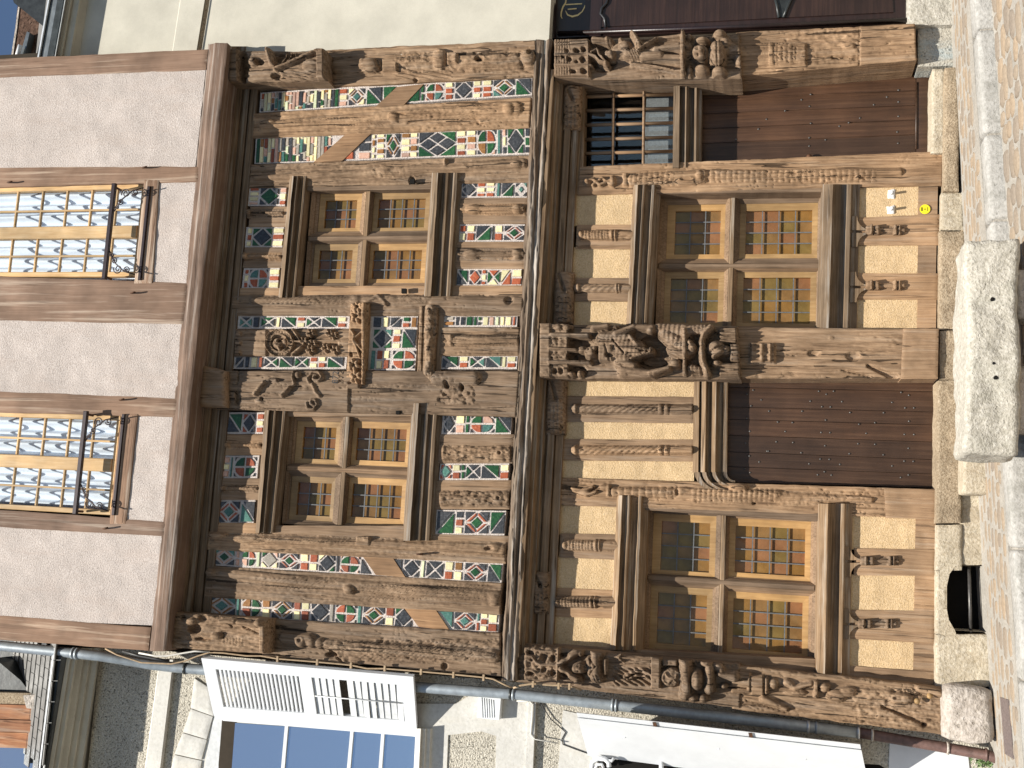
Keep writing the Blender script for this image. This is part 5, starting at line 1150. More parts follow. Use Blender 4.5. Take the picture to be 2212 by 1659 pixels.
tile_panel(vq(799, 708, 755, 902, 708, 755), [(1, 1006, 1174, 'DKGTGG'), (1, 1180, 1254, 'SCRC'), (1, 1258, 1388, '\\KG')])
tile_panel(vq(797, 754, 800, 900, 754, 800), [(1, 985, 1034, 'ST'), (1, 1036, 1094, 'SRC'), (1, 1097, 1154, 'SCR'), (1, 1170, 1380, 'QGRGRKKKK')])
tile_panel(rqd(957, 1118, 681, 706), [(1, 1622, 1714, 'SWO'), (1, 1718, 1756, 'SK'), (1, 1760, 1808, 'SK'), (1, 1812, 1874, 'SG'), (1, 1876, 1910, 'SG'), (1, 1912, 1950, 'SGK'), (1, 1956, 2012, 'SC'), (1, 2012, 2062, 'SP'), (1, 2064, 2104, 'SY'), (1, 2106, 2150, 'SC'), (1, 2152, 2210, 'SC'), (1, 2212, 2246, 'SR')])
tile_panel(rqd(953, 1118, 767, 797), [(1, 1602, 1750, '\\GK'), (1, 1755, 1838, 'SCR'), (1, 1842, 1978, 'XGKTK'), (1, 1980, 2120, '\\TK'), (1, 2122, 2164, 'SC'), (1, 2166, 2250, 'SCR')])
flush_tiles()

# ================================================================== second floor (pink roughcast, painted timber)
htimber('upper_bressummer', 446, 491, 92, 318, 356, 1407, -0.54, 0.0, 'paint_h', house, step=3.0, amp=0.004, bev=0.008, jit=1.0, nx=5, ny=80,
        prims=[('C', 447, 92, 318, 1407, 15, 13, -.03), ('w', 300, 60, 520, 1420, .005, 5, 60)], frame=Pf)
def tst(nm, *q, mat='paint_v', **kw): return stud(q, mat, kw.pop('yf', YT), -.15, nm, jit=1.6, jl=60, **kw)
tst('post', -80, 130, 170, 448, 106, 150); tst('stud', -80, 362, 406, 430, 359, 393, step=4); tst('post', -80, 594, 690, 405, 611, 700, step=4)
tst('stud', -80, 842, 888, 385, 861, 901); tst('stud', -80, 1096, 1134, 358, 1127, 1158); tst('post', -80, 1324, 1376, 325, 1356, 1406)
for (x0, x1, y0, y1, d) in ((-80, 445, 164, 364, -4), (-80, 415, 688, 846, 6), (-80, 372, 1134, 1326, 16)):
    relief('infill_panel', vq(x0, y0-6, y1+6, x1, y0-6-14*(y0 < 200)+d, y1+10+d), YT+.012, -.2, 'stucco_pink', house, step=7, amp=.006, nx=24, ny=24, bev=0, jit=0)
relief('infill_panel', vq(330, 388, 615, 432, 388, 618), YT+.012, -.2, 'stucco_pink', house, step=7, amp=.006, nx=24, ny=24, bev=0, jit=0)
relief('infill_panel', vq(290, 896, 1130, 386, 896, 1136), YT+.012, -.2, 'stucco_pink', house, step=7, amp=.006, nx=24, ny=24, bev=0, jit=0)
htimber('sill_beam', 311, 342, 388, 289, 327, 612, YT-.01, -.2, 'paint_h', house, step=4)
htimber('sill_beam', 261, 296, 894, 235, 270, 1132, YT-.01, -.2, 'paint_h', house, step=4)
for (x, y) in ((309, 362), (284, 633-0), (260, 864), (225, 1142), (18, 394)):
    tube('hook', [UN(x, y, YT), UN(x-2, y, YT-.05), UN(x+8, y-2, YT-.055)], 0.009, 'rust_iron', house, 6)

def balcony_window(label, px_bot, y0, y1, cols, rowspx, ymid, rail_px, slope):
    wv = bpy.data.objects.new('window', None); COL.objects.link(wv); wv.parent = house; wv['label'] = label
    Y = YT+.05
    xr = UN(120, y0, Y)[0]; xl = UN(120, y1, Y)[0]; zb = UN(px_bot, (y0+y1)/2, Y)[2]; zt = zb+2.3
    X = lambda y: UN(120, y, Y)[0]
    Zp = lambda p: UN(p, (y0+y1)/2, Y)[2]
    segs = []
    # leaves: outer stiles, meeting stile, bottom rail
    box('frame', xr-.05, xr, Y-.01, Y+.06, zb, zt, 'pine_v', wv, .006); box('frame', xl, xl+.05, Y-.01, Y+.06, zb, zt, 'pine_v', wv, .006)
    box('frame', xl+.05, xr-.05, Y-.008, Y+.06, zb, zb+.045, 'pine_v', wv, .006)
    ms0, ms1 = X(ymid[1]), X(ymid[0])
    box('meeting_stile', ms0, ms1, Y-.02, Y+.05, zb+.045, zt, 'pine_v', wv, .008)
    for yc in cols: box('glazing_bar', X(yc)-.010, X(yc)+.010, Y, Y+.035, zb+.045, zt, 'pine_v', wv, .004)
    for p in rowspx:
        for (a, b) in ((xl+.05, ms0), (ms1, xr-.05)):
            box('glazing_bar', a, b, Y+.004, Y+.03, Zp(p)-.011, Zp(p)+.011, 'pine_v', wv, .004)
    xsn = [xl+.05, X(cols[1])-.01, X(cols[1])+.01, ms0, ms1, X(cols[0])-.01, X(cols[0])+.01, xr-.05]
    zsn = [zb+.045]+sorted(Zp(p) for p in rowspx)+[zt]
    for k in range(0, 8, 2):
        for r in range(len(zsn)-1):
            mk('pane', [(xsn[k], Y+.017, zsn[r]+.011), (xsn[k+1], Y+.017, zsn[r]+.011), (xsn[k+1], Y+.017, zsn[r+1]-.011), (xsn[k], Y+.017, zsn[r+1]-.011)], [(0, 1, 2, 3)], 'glass_clear', wv)
    # curtain hanging in folds
    V = []; F = []; n = 120; mrows = 14
    for i in range(n+1):
        x = xl+(xr-xl)*i/n
        for j in range(mrows+1):
            z = zb-.02+(zt-zb)*j/mrows
            a = 2*math.pi*(x-xl)/0.115
            d = .032*math.sin(a+.5*math.sin(z*2.3+i*.02))+.016*math.sin(a*.43+1.3)+.006*math.sin(a*2.1+z*3)
            V.append((x, Y+.13+d, z))
    for i in range(n):
        for j in range(mrows): F.append((i*(mrows+1)+j, (i+1)*(mrows+1)+j, (i+1)*(mrows+1)+j+1, i*(mrows+1)+j+1))
    mk('curtain', V, F, 'curtain', wv, True)
    # guard rail
    yr = YT-.10
    za, zb2 = UN(rail_px[0], (y0+y1)/2, yr)[2], UN(rail_px[1], (y0+y1)/2, yr)[2]
    xa, xb = UN(rail_px[0], y1+1, yr)[0], UN(rail_px[0], y0-1, yr)[0]
    box('guard_rail', xa-.02, xb+.02, yr-.018, yr+.018, za-.022, za+.022, 'iron', wv, .005)
    box('guard_rail', xa-.01, xb+.01, YT-.03, YT-.005, zb2-.016, zb2+.016, 'iron', wv, .004)
    for sx, x in ((1, xa+.03), (-1, xb-.03)):
        for (ox, oz, r0, turns, dirn) in ((.055, .20, .05, 1.6, 1), (.14, .25, .035, 1.5, -1), (.045, .10, .035, 1.4, -1), (.20, .28, .022, 1.4, 1)):
            pts = []
            for k in range(26):
                f = k/25; a = f*turns*2*math.pi*dirn+1.2; r = r0*(1-.8*f)
                pts.append((x+sx*(ox+r*math.cos(a)), yr+.002, zb2+oz*(za-zb2)/.34+r*math.sin(a)))
            tube('scroll', pts, .006, 'iron', wv, 5)
        tube('bracket', [(x-sx*.02, yr, za), (x-sx*.02, YT+.02, za)], .012, 'rust_iron', wv, 6)
        tube('scroll', [(x, yr+.002, zb2+.01), (x+sx*.03, yr+.002, (za+zb2)/2-.04), (x+sx*.12, yr+.002, za-.10), (x+sx*.24, yr+.002, za-.03)], .007, 'iron', wv, 5)
balcony_window('right top window with looped iron guard rail and white curtain', 306, 402, 598, (455, 553), (28, 82, 135, 189, 243), (490, 516), (236, 302), -.11)
balcony_window('left top window with looped iron guard rail and white curtain', 252, 893, 1106, (949, 1053), (-22, 32, 86, 140, 193), (986, 1014), (174, 246), -.11)
# roof over the front, above the picture
box('roof', xl0-.2, xr0+.2, -0.75, 5.2, 12.0, 12.25, 'slate', house)

# square mortise holes and small fittings
for (x, y, w_) in ((890, 391, 5), (872, 628, 5), (859, 891, 4)):
    prism('mortise', [(x-w_, y-w_), (x-w_, y+w_), (x+w_, y+w_), (x+w_, y-w_)], YF-.062, YF-.03, 'dark_inside', house)

# ================================================================== right neighbour: cream render over a brown shopfront
rh = thing('rendered_house', 'cream rendered house with moulded cornice and dark brown shopfront', 'house')
YR = -0.235
zc = UN(1187, 60, YR)[2]; ztop = UN(140, 60, YR)[2]
x0r = UN(800, 112, YR)[0]-.12
box('wall', x0r, 14, YR, 3.5, zc, ztop, 'render_cream', rh)
box('lower_core', UN(1500, 66, -.1)[0]+.0, 14, 0.05, 3.5, -0.1, zc-.01, 'dark_filler', rh)
mould('string_course', 398, 456, -60, 371, 427, 118, [(0, YR-.004), (.02, YR-.02), (.93, YR-.022), (.94, YR+.01), (1, YR+.01)], 'render_cream', rh)
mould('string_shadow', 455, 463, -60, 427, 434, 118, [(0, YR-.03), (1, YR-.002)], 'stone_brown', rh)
mould('cornice', 152, 200, -60, 118, 170, 126, [(0, YR-.15), (.25, YR-.15), (.32, YR-.11), (.62, YR-.11), (.72, YR-.06), (1, YR)], 'render_cream', rh, yb=YR+.2)
mould('gutter', 116, 153, -60, 82, 120, 127, [(0, YR-.20), (.10, YR-.21), (.12, YR-.20), (.5, YR-.225), (.85, YR-.20), (1, YR-.16)], 'zinc_gutter', rh, yb=YR)
mould('gutter_lip', 114, 120, -60, 80, 86, 127, [(0, YR-.215), (.5, YR-.23), (1, YR-.215)], 'zinc_lip', rh)
mould('gutter_lip', 149, 154, -60, 116, 121, 127, [(0, YR-.17), (.5, YR-.215), (1, YR-.16)], 'zinc_lip', rh)
# roof slope behind the gutter, a dormer's dark verge and the roughcast chimney stack
zr = UN(100, 60, YR)[2]
mk('roof', [(x0r, YR, zr), (14, YR, zr), (14, YR+4, zr+3.6), (x0r, YR+4, zr+3.6)], [(0, 1, 2, 3)], 'slate', rh)
yy = YR+0.5
pv = [UN(x, y, yy) for x, y in ((22, -20), (30, 6), (100, 62), (118, 40), (116, -20))]
V, F = prism_w(pv, yy+.5); mk('dormer_verge', V, F, 'zinc_dark', rh)
yy = YR+1.2
V, F = prism_w([UN(x, y, yy) for x, y in ((42, -30), (38, 15), (33, 60), (22, 135), (110, 135), (130, -30))], yy+.7)
mk('chimney', V, F, 'chimney_render', rh)
mk('chimney_edge', [UN(x, y, yy-.01) for x, y in ((39, 15), (33, 60), (22, 135), (26, 135), (37, 60), (42, 15))], [(0, 1, 2, 5), (2, 3, 4, 5)], 'stone_rock', rh)
tube('flue_pipe', [UN(44, 98, yy-.15), UN(36, 126, yy-.15)], 0.028, 'white_paint', rh)
V, F = prism_w([UN(x, y, yy-.1) for x, y in ((58, 68), (64, 70), (52, 122), (42, 122))], yy+.1); mk('flashing', V, F, 'zinc_gutter', rh)
# shopfront
YS = -0.02
wbox('fascia', 1186, 1300, -40, 80, YS, .3, 'shop_dark', rh)
prism('shop_frame', [(1187, -60), (1192, 84), (1964, 48), (1952, -60)], YS+.015, .3, 'shop_dark', rh)
prism('sign_board', [(1207, -60), (1203, 64), (1268, 60), (1272, -60)], YS+.005, .1, 'shop_v', rh)
prism('sign_inset', [(1208, -60), (1205, 20), (1264, 17), (1264, -60)], YS-.001, .1, 'sign_black', rh)
prism('shop_panel', [(1300, -60), (1298, 58), (1930, 26), (1925, -60)], YS+.004, .1, 'shop_v', rh)
mould('corner_bead', 1187, 1197, -60, 1190, 1200, 82, [(0, YS-.05), (.3, YS-.08), (.7, YS-.08), (1, YS-.04)], 'shop_dark', rh, yb=.1)
tube('shop_bead', [UN(1205, 72, YS-.015), UN(1600, 58, YS-.015), UN(1960, 43, YS-.015)], .022, 'shop_dark', rh, 8)
tube('ogee_bead', [UN(*C(2, 0, x, y), YS-.01) for x, y in ((830, -20), (815, 30), (775, 70), (765, 120), (800, 160), (810, 235))], .012, 'sign_black', rh, 8)
tube('ogee_bead', [UN(*C(3, 0, x, y), YS-.01) for x, y in ((60, -20), (80, 60), (95, 150))], .014, 'zinc_dark', rh, 8)
tube('ogee_bead', [UN(*C(3, 0, x, y), YS-.01) for x, y in ((205, -20), (165, 70), (135, 148))], .014, 'zinc_dark', rh, 8)
prism('keyhole_plate', [C(3, 0, 70, -20), C(3, 0, 190, -20), C(3, 0, 150, 80), C(3, 0, 135, 145), C(3, 0, 95, 145), C(3, 0, 95, 60)], YS-.005, .1, 'zinc_dark', rh)
def ribbon(name, pts, wds, y, mat, parent):
    V = []; F = []
    for i, p in enumerate(pts):
        a = np.array(pts[max(0, i-1)]); b = np.array(pts[min(len(pts)-1, i+1)]); d = (b-a)/max(1e-6, np.hypot(*(b-a))); nn = np.array([-d[1], d[0]])
        for s in (1, -1):
            q = np.array(p)+s*nn*wds[i]; V.append(UN(*C(2, 0, *q), y)); 
    for i in range(len(pts)-1): F.append((2*i, 2*i+1, 2*i+3, 2*i+2))
    return mk(name, V, F, mat, parent)
lt = bpy.data.objects.new('sign_letter', None); COL.objects.link(lt); lt.parent = rh
ribbon('stroke', [(470, -20), (463, 25), (440, 60), (426, 105), (424, 140), (434, 162)], [6, 6, 7, 6, 5, 2], YS-.004, 'gold', lt)
ribbon('stroke', [(462, 92), (480, 128), (520, 143), (570, 130), (606, 100), (626, 62), (630, 45)], [2, 6, 8, 7, 5, 4, 2], YS-.004, 'gold', lt)
ribbon('stroke', [(462, 40), (605, 32)], [5, 5], YS-.004, 'gold', lt); ribbon('stroke', [(482, 80), (558, 74)], [5, 5], YS-.004, 'gold', lt)
# stone base under the shopfront
wbox('base', 1958, 2075, -140, 40, -0.015, .3, 'stone_pale', rh)

# ================================================================== left neighbour: pale stone house
lh = thing('stone_house', 'pale roughcast house with white stone bands, white louvred shutter and slate roof', 'house')
YL = 0.12
xg = UN(1300, 1500, YL)[0]-.02                       # edge of its wall, left of the gap
def lz(px, y=1560): return UN(px, y, YL)[2]
box('wall', -9, xg+.06, YL, 4, -0.2, lz(200), 'roughcast_grey', lh)
CP = [(0, YL-.38), (.05, YL-.385), (.20, YL-.36), (.22, YL-.33), (.34, YL-.32), (.40, YL-.25), (.55, YL-.22), (.58, YL-.18), (.72, YL-.165), (.76, YL-.12), (.95, YL-.10), (1, YL)]
mould('cornice', 140, 218, 1400, 83, 168, 1740, CP, 'render_cream', lh, yb=YL+.1)
mould('gutter', 118, 146, 1400, 78, 90, 1740, [(0, YL-.42), (.15, YL-.435), (.6, YL-.44), (1, YL-.39)], 'zinc_dark', lh, yb=YL)
mould('gutter_lip', 115, 121, 1400, 74, 80, 1740, [(0, YL-.43), (.5, YL-.45), (1, YL-.43)], 'zinc_lip', lh)
mould('string_course', 344, 379, 1425, 302, 342, 1740, [(0, YL), (.04, YL-.05), (.85, YL-.055), (.9, YL-.02), (1, YL)], 'stone_white', lh, yb=YL+.1)
# slates
n0 = UN(118, 1420, YL-.5); sl = (0.0, .62, .78)
slp = bpy.data.objects.new('roof', None); COL.objects.link(slp); slp.parent = lh
xs0 = UN(60, 1512, YL-.2)[0]
box('roof_deck', xs0-4, n0[0]+.22, YL+.35, 2.0, n0[2]-.2, n0[2]+3.2, 'zinc_dark', slp)
for r in range(13):
    for c in range(6):
        x1_ = n0[0]+.16-c*.20-(r % 2)*.10; x0_ = x1_-.194
        za, zb2 = n0[2]+.02+r*.115, n0[2]+.02+r*.115+.15
        ya, yb2 = YL-.46+r*.085, YL-.46+r*.085+.115
        P = [(x0_, ya-.012, za), (x1_, ya-.012, za), (x1_, yb2, zb2), (x0_, yb2, zb2)]
        mk('slate', P+[(p[0], p[1]+.012, p[2]-.006) for p in P], [(0, 1, 2, 3), (4, 5, 6, 7), (0, 1, 5, 4), (1, 2, 6, 5), (3, 0, 4, 7)], 'slate', slp)
# dormer
dm = bpy.data.objects.new('dormer', None); COL.objects.link(dm); dm.parent = lh
yD = YL-.10
for (a, b_, c_, mt, d) in ((1498, 1523, -60, 'stone_brown', 0), (1524, 1556, -60, 'dormer_wood', -.03), (1557, 1583, -60, 'dormer_wood', -.06), (1584, 1617, -60, 'dormer_wood', -.03)):
    prism('dormer_board', [(c_, a-4), (c_, b_-4), (106, b_+1), (108, a+1)], yD+d, yD+.4, mt, dm)
prism('pane', [(-60, 1612), (-60, 1740), (96, 1740), (100, 1617)], yD+.02, yD+.05, 'glass_sky', dm)
prism('dormer_rail', [(94, 1612), (90, 1740), (104, 1740), (107, 1612)], yD-.02, yD+.1, 'dormer_wood', dm)
prism('dormer_cap', [(50, 1502), (57, 1530), (103, 1534), (80, 1500)], yD-.08, yD+.1, 'stone_rock', dm)
V, F = prism_w([UN(x, y, yD+.1) for x, y in ((-40, 1426), (-40, 1500), (72, 1506), (45, 1470), (0, 1432))], yD+1.2); mk('dormer_cheek', V, F, 'zinc_dark', dm)
# first-floor window: arched white surround, blue sky in the panes
wv = bpy.data.objects.new('window', None); COL.objects.link(wv); wv.parent = lh; wv['label'] = 'tall sky-reflecting window with thin white bars'
arch = [(420, 1464), (416, 1528), (438, 1512+12), (470, 1545)]
SUR = [[(418, 1465), (411, 1530), (459, 1547), (456, 1490)], [(411, 1532), (394, 1582), (445, 1597), (458, 1549)], [(393, 1584), (376, 1629), (434, 1642), (445, 1599)], [(375, 1631), (360, 1700), (424, 1720), (434, 1644)]]
for q in SUR: relief('arch_stone', [q[0], q[1], q[2], q[3]], YL-.03, YL+.2, 'stone_white', wv, step=6, amp=.002, bev=.01, jit=.5)
prism('reveal', [(455, 1480), (458, 1548), (446, 1597), (434, 1643), (424, 1720), (900, 1720), (900, 1577), (470, 1545)], YL-.004, YL+.2, 'stone_white', wv)
prism('frame', [(463, 1545), (452, 1600), (442, 1660), (438, 1720), (480, 1720), (484, 1660), (487, 1553)], YL-.010, YL+.1, 'louvre_grey', wv)
prism('pane', [(487, 1560), (482, 1600), (476, 1720), (905, 1720), (905, 1589)], YL-.014, YL+.02, 'glass_sky', wv)
prism('painted_reveal_shade', [(480, 1550), (472, 1650), (484, 1720), (500, 1720), (508, 1558)], YL-.0145, YL+.02, 'dark_filler', wv)  # dark strip over the pane top, painted as the reveal's shade
prism('stile', [(464, 1542), (482, 1557), (905, 1592), (905, 1574)], YL-.035, YL+.05, 'white_paint', wv)
for (xa, ya, xb) in ((619, 1560, 606), (760, 1575, 747), (827, 1576, 818)):
    prism('glazing_bar', [(xa-3, ya), (xb-4, 1725), (xb+4, 1725), (xa+4, ya)], YL-.03, YL+.03, 'white_paint', wv)
mould('sill', 898, 940, 1574, 890, 935, 1740, [(0, YL-.08), (.25, YL-.13), (.3, YL-.08), (.5, YL-.08), (.55, YL-.05), (.75, YL-.05), (.8, YL-.02), (1, YL)], 'stone_white', wv, yb=YL+.1)
# white bands between the floors
prism('stone_band', [(900, 1520), (905, 1578), (950, 1720), (968, 1720), (968, 1588), (1040, 1580), (1072, 1590), (1075, 1720), (1142, 1720), (1142, 1516), (1020, 1500), (985, 1520)], YL-.012, YL+.1, 'stone_white', lh)
prism('lintel', [(1216, 1534), (1198, 1720), (1300, 1720), (1290, 1640), (1262, 1545)], YL-.012, YL+.1, 'stone_white', lh)
prism('string_course', [(1142, 1516), (1134, 1720), (1152, 1720), (1157, 1518)], YL-.05, YL+.1, 'stone_white', lh)
prism('stile', [(408, 1860), (402, 1905), (880, 1905), (884, 1860)], YL-.035, YL+.05, 'white_paint', wv)
for (a, b_, c_) in ((345, 405, 1905), (415, 500, 1906), (510, 600, 1904), (610, 700, 1906), (710, 800, 1905), (810, 890, 1904)): prism('jamb_stone', [(a, c_), (a-3, c_+50), (b_-3, c_+50), (b_, c_)], YL-.03, YL+.2, 'stone_white', wv)
# louvred shutter swung half open
sh = bpy.data.objects.new('shutter', None); COL.objects.link(sh); sh.parent = lh; sh['label'] = 'white louvred shutter swung half open'
def SH(u, v, d=0.0):
    """u 0 at the free edge (right) .. 1 at the hinge, v 0 top .. 1 bottom"""
    TRp, TLp, BRp, BLp = UN(437, 1419, -.25), UN(464, 1543, .06), UN(894, 1459, -.25), UN(902, 1575, .06)
    x = (TRp*(1-v)+BRp*v)*(1-u)+(TLp*(1-v)+BLp*v)*u
    e = (TLp-TRp); nrm = np.array([e[1], -e[0], 0]); nrm /= np.hypot(nrm[0], nrm[1])
    if nrm[1] > 0: nrm = -nrm
    return x+nrm*d
def shq(name, u0, u1, v0, v1, d0, d1, mat):
    P = [SH(u0, v0, d0), SH(u1, v0, d0), SH(u1, v1, d0), SH(u0, v1, d0)]; Q = [SH(u0, v0, d1), SH(u1, v0, d1), SH(u1, v1, d1), SH(u0, v1, d1)]
    return mk(name, P+Q, [(0, 1, 2, 3), (7, 6, 5, 4), (0, 4, 5, 1), (1, 5, 6, 2), (2, 6, 7, 3), (3, 7, 4, 0)], mat, sh)
for (a, b_, c_, d_) in ((0, .17, 0, 1), (.83, 1, 0, 1), (.17, .83, 0, .06), (.17, .83, .475, .525), (.17, .83, .945, 1)):
    shq('shutter_frame', a, b_, c_, d_, .022, -.018, 'white_paint')
for k in range(20):
    v = .062+k*.0205
    shq('slat', .165, .835, v+.011, v+.0205, .012, -.012, 'white_paint')
for k in range(13):
    v = .527+k*.0322
    if k == 4:
        continue
    tw = random.uniform(-.01, .01)
    P = [SH(.16, v, .004), SH(.84, v, .004+tw*.3), SH(.84, v+.031, .016+tw), SH(.16, v+.031, .016)]
    Q = [SH(.16, v, -.004), SH(.84, v, -.004+tw*.3), SH(.84, v+.031, .008+tw), SH(.16, v+.031, .008)]
    mk('slat', P+Q, [(0, 1, 2, 3), (4, 5, 6, 7), (0, 1, 5, 4), (2, 3, 7, 6), (1, 2, 6, 5), (3, 0, 4, 7)], 'louvre_grey', sh)
tube('tilt_rod', [SH(.5, .53, .024), SH(.5, .94, .026)], .006, 'louvre_grey', sh, 6)
# ground floor: a tall white leaf standing open, a dark shop window behind
prism('shop_window', [(1290, 1634), (1330, 1760), (2060, 1760), (1900, 1652), (1660, 1640)], YL-.008, YL+.1, 'dark_inside', lh)
prism('base_render', [(1862, 1596), (1862, 1680), (2140, 1720), (2140, 1620)], YL-.006, YL+.1, 'roughcast_grey', lh)
prism('base_white', [(1922, 1603), (1915, 1720), (2120, 1720), (2090, 1622)], YL-.015, YL+.1, 'white_paint', lh)
lf = bpy.data.objects.new('shop_leaf', None); COL.objects.link(lf); lf.parent = lh; lf['label'] = 'tall white folding shop leaf standing open'
A, B = [UN(1248, 1552, -.42), UN(1861, 1622, -.42)], [UN(1270, 1632, .10), UN(1880, 1712, .10)]
def LF(u, v, d): 
    p = (A[0]*(1-v)+A[1]*v)*(1-u)+(B[0]*(1-v)+B[1]*v)*u
    return p+np.array([0, -d, 0])
def lfq(name, u0, u1, v0, v1, d0, d1, mat):
    P = [LF(u0, v0, d0), LF(u1, v0, d0), LF(u1, v1, d0), LF(u0, v1, d0)]; Q = [LF(u0, v0, d1), LF(u1, v0, d1), LF(u1, v1, d1), LF(u0, v1, d1)]
    mk(name, P+Q, [(0, 1, 2, 3), (7, 6, 5, 4), (0, 4, 5, 1), (1, 5, 6, 2), (2, 6, 7, 3), (3, 7, 4, 0)], mat, lf)
lfq('leaf_panel', 0, 1, 0, 1, 0, -.03, 'white_paint'); lfq('leaf_edge', -.14, -.02, 0, 1, -.015, -.04, 'white_paint'); lfq('leaf_edge', -.02, .05, 0, 1, .012, -.02, 'white_paint')
for v in (.28, .62): lfq('hinge', -.12, -.02, v, v+.012, .006, -.03, 'rust_iron')
for v in (.16, .5, .8): knob('bolt', LF(.35, v, 0), .010, 'white_paint', lf)
sc_ = [(x, y) for x, y in ((690, 1659), (695, 1610), (740, 1578), (800, 1580), (835, 1610), (840, 1650))]
tube('iron_scroll', [UN(*C(2, 3, x, y), .02) for x, y in sc_], .022, 'white_paint', lh, 8)
tube('iron_scroll', [UN(*C(2, 3, x, y), .02) for x, y in ((720, 1659), (735, 1630), (775, 1625), (790, 1659))], .014, 'white_paint', lh, 8)
tube('iron_scroll', [UN(*C(2, 3, x, y), .02) for x, y in ((700, 1568), (770, 1572), (800, 1585), (860, 1600), (880, 1575))], .014, 'white_paint', lh, 8)
tube('shop_bar', [UN(*C(2, 3, 1290, 1600), .06), UN(*C(2, 3, 1290, 1720), .06)], .02, 'white_paint', lh, 8)

# ================================================================== downpipe between the houses
dp = thing('downpipe', 'grey zinc rainwater downpipe with a brown cast foot at the left corner', 'downpipe')
def pp(x, y, Y): return tuple(UN(x, y, Y))
tube('pipe', [pp(-60, 1389, -.28), pp(0, 1395, -.28), pp(160, 1411, -.28), pp(215, 1417, -.27), pp(260, 1424, -.20), pp(330, 1436, -.12), pp(372, 1441, -.08), pp(440, 1447, -.06), pp(700, 1466, -.06)], .05, 'zinc_pipe', dp, 14)
tube('pipe', [pp(840, 1472, -.06), pp(900, 1484, -.07), pp(935, 1487, -.09), pp(1106, 1499, -.09), pp(1656, 1559.5, -.09), pp(1852, 1582, -.09)], .048, 'zinc_pipe', dp, 14)
tube('pipe', [pp(1852, 1582, -.09), pp(1888, 1588, -.09), pp(2134, 1631, -.09), pp(2158, 1640, -.14)], .044, 'rust_pipe', dp, 14)
for (x, y, Y, r, mt) in ((160, 1411, -.28, .057, 'zinc_pipe'), (168, 1412, -.28, .057, 'zinc_pipe'), (402, 1444, -.07, .057, 'zinc_dark'), (1104, 1499, -.09, .055, 'zinc_dark'), (1110, 1500, -.09, .055, 'zinc_pipe'), (1324, 1523, -.09, .056, 'zinc_pipe'), (1332, 1524, -.09, .056, 'zinc_pipe'),
                         (1746, 1570, -.09, .055, 'zinc_lip'), (1764, 1572, -.09, .054, 'zinc_pipe'), (1854, 1582, -.09, .055, 'zinc_lip'), (1884, 1587, -.09, .053, 'stone_rock'), (2047, 1616, -.09, .052, 'stone_rock'), (2130, 1630, -.09, .052, 'rust_pipe')):
    tube('clamp', [pp(x-2.6, y-.3, Y), pp(x+2.6, y+.3, Y)], r, mt, dp, 14)
# dark back of the gap
box('gap_wall', xg-.02, xg+.55, .30, .5, -.1, 6.3, 'dark_filler', lh)
# cables along the corner
cb = thing('cable', 'thin tan cable stapled down the left edge of the carved corner posts', 'cable')
def poly(fi, L, Y): return [UN(*C(*fi, x, y), Y) for x, y in L]
tube('wire', poly((0, 3), [(910, 628), (1010, 680), (1120, 715), (1220, 748), (1480, 760), (1600, 735), (1700, 695), (1810, 660), (1930, 665), (2130, 690)], -.30)+poly((1, 3), [(40, 690), (185, 715), (520, 742), (720, 760), (820, 770), (960, 800), (1110, 800), (1420, 825), (1700, 850), (1960, 875), (2050, 890), (2150, 940), (2210, 965)], -.30), .008, 'cable_tan', cb, 6)
tube('wire', poly((0, 3), [(1200, 665), (1340, 690), (1440, 690), (1560, 670), (1680, 650), (1810, 655)], -.32), .009, 'cable_white', cb, 6)
tube('wire', poly((0, 3), [(1060, 650), (1200, 690), (1340, 715), (1460, 735)], -.30), .014, 'cable_black', cb, 6)
tube('wire', poly((2, 3), [(10, 968), (80, 945), (180, 930), (300, 940), (400, 945), (500, 950), (600, 985)], -.26), .010, 'cable_tan', cb, 6)
for L in (((1, 3), 185, 715), ((1, 3), 528, 743), ((1, 3), 820, 770), ((1, 3), 1112, 795), ((1, 3), 1425, 825), ((1, 3), 1705, 852), ((1, 3), 1965, 876), ((2, 3), 180, 932), ((2, 3), 402, 948), ((2, 3), 495, 952)):
    p = UN(*C(*L[0], L[1], L[2]), -.305); box('staple', p[0]-.03, p[0]+.025, p[1]-.006, p[1]+.02, p[2]-.009, p[2]+.009, 'cable_tan', cb)
w2 = thing('loose_wire', 'thin loose wires looping over the pale wall beside the downpipe', 'wire')
tube('wire', poly((2, 3), [(245, 1085), (270, 1140), (340, 1240), (420, 1310), (462, 1350), (430, 1410), (440, 1455), (560, 1500), (660, 1535)], YL-.02), .005, 'cable_black', w2, 5)
tube('wire', poly((2, 3), [(40, 1080), (150, 1078), (180, 1110), (175, 1220), (160, 1370), (200, 1410), (400, 1445)], YL-.06), .006, 'cable_white', w2, 5)
ub = thing('utility_box', 'small grey-white ribbed utility box next to the downpipe', 'box')
q = [C(1, 3, 1925, 1035), C(1, 3, 1910, 1225), C(1, 3, 2100, 1245), C(1, 3, 2115, 1050)]
prism('casing', q, YL-.10, YL, 'white_plastic', ub)
for k in range(6):
    x = 1950+k*20; tube('rib', poly((1, 3), [(x, 1050+k*4), (x+8, 1225)], YL-.102), .004, 'louvre_grey', ub, 5)

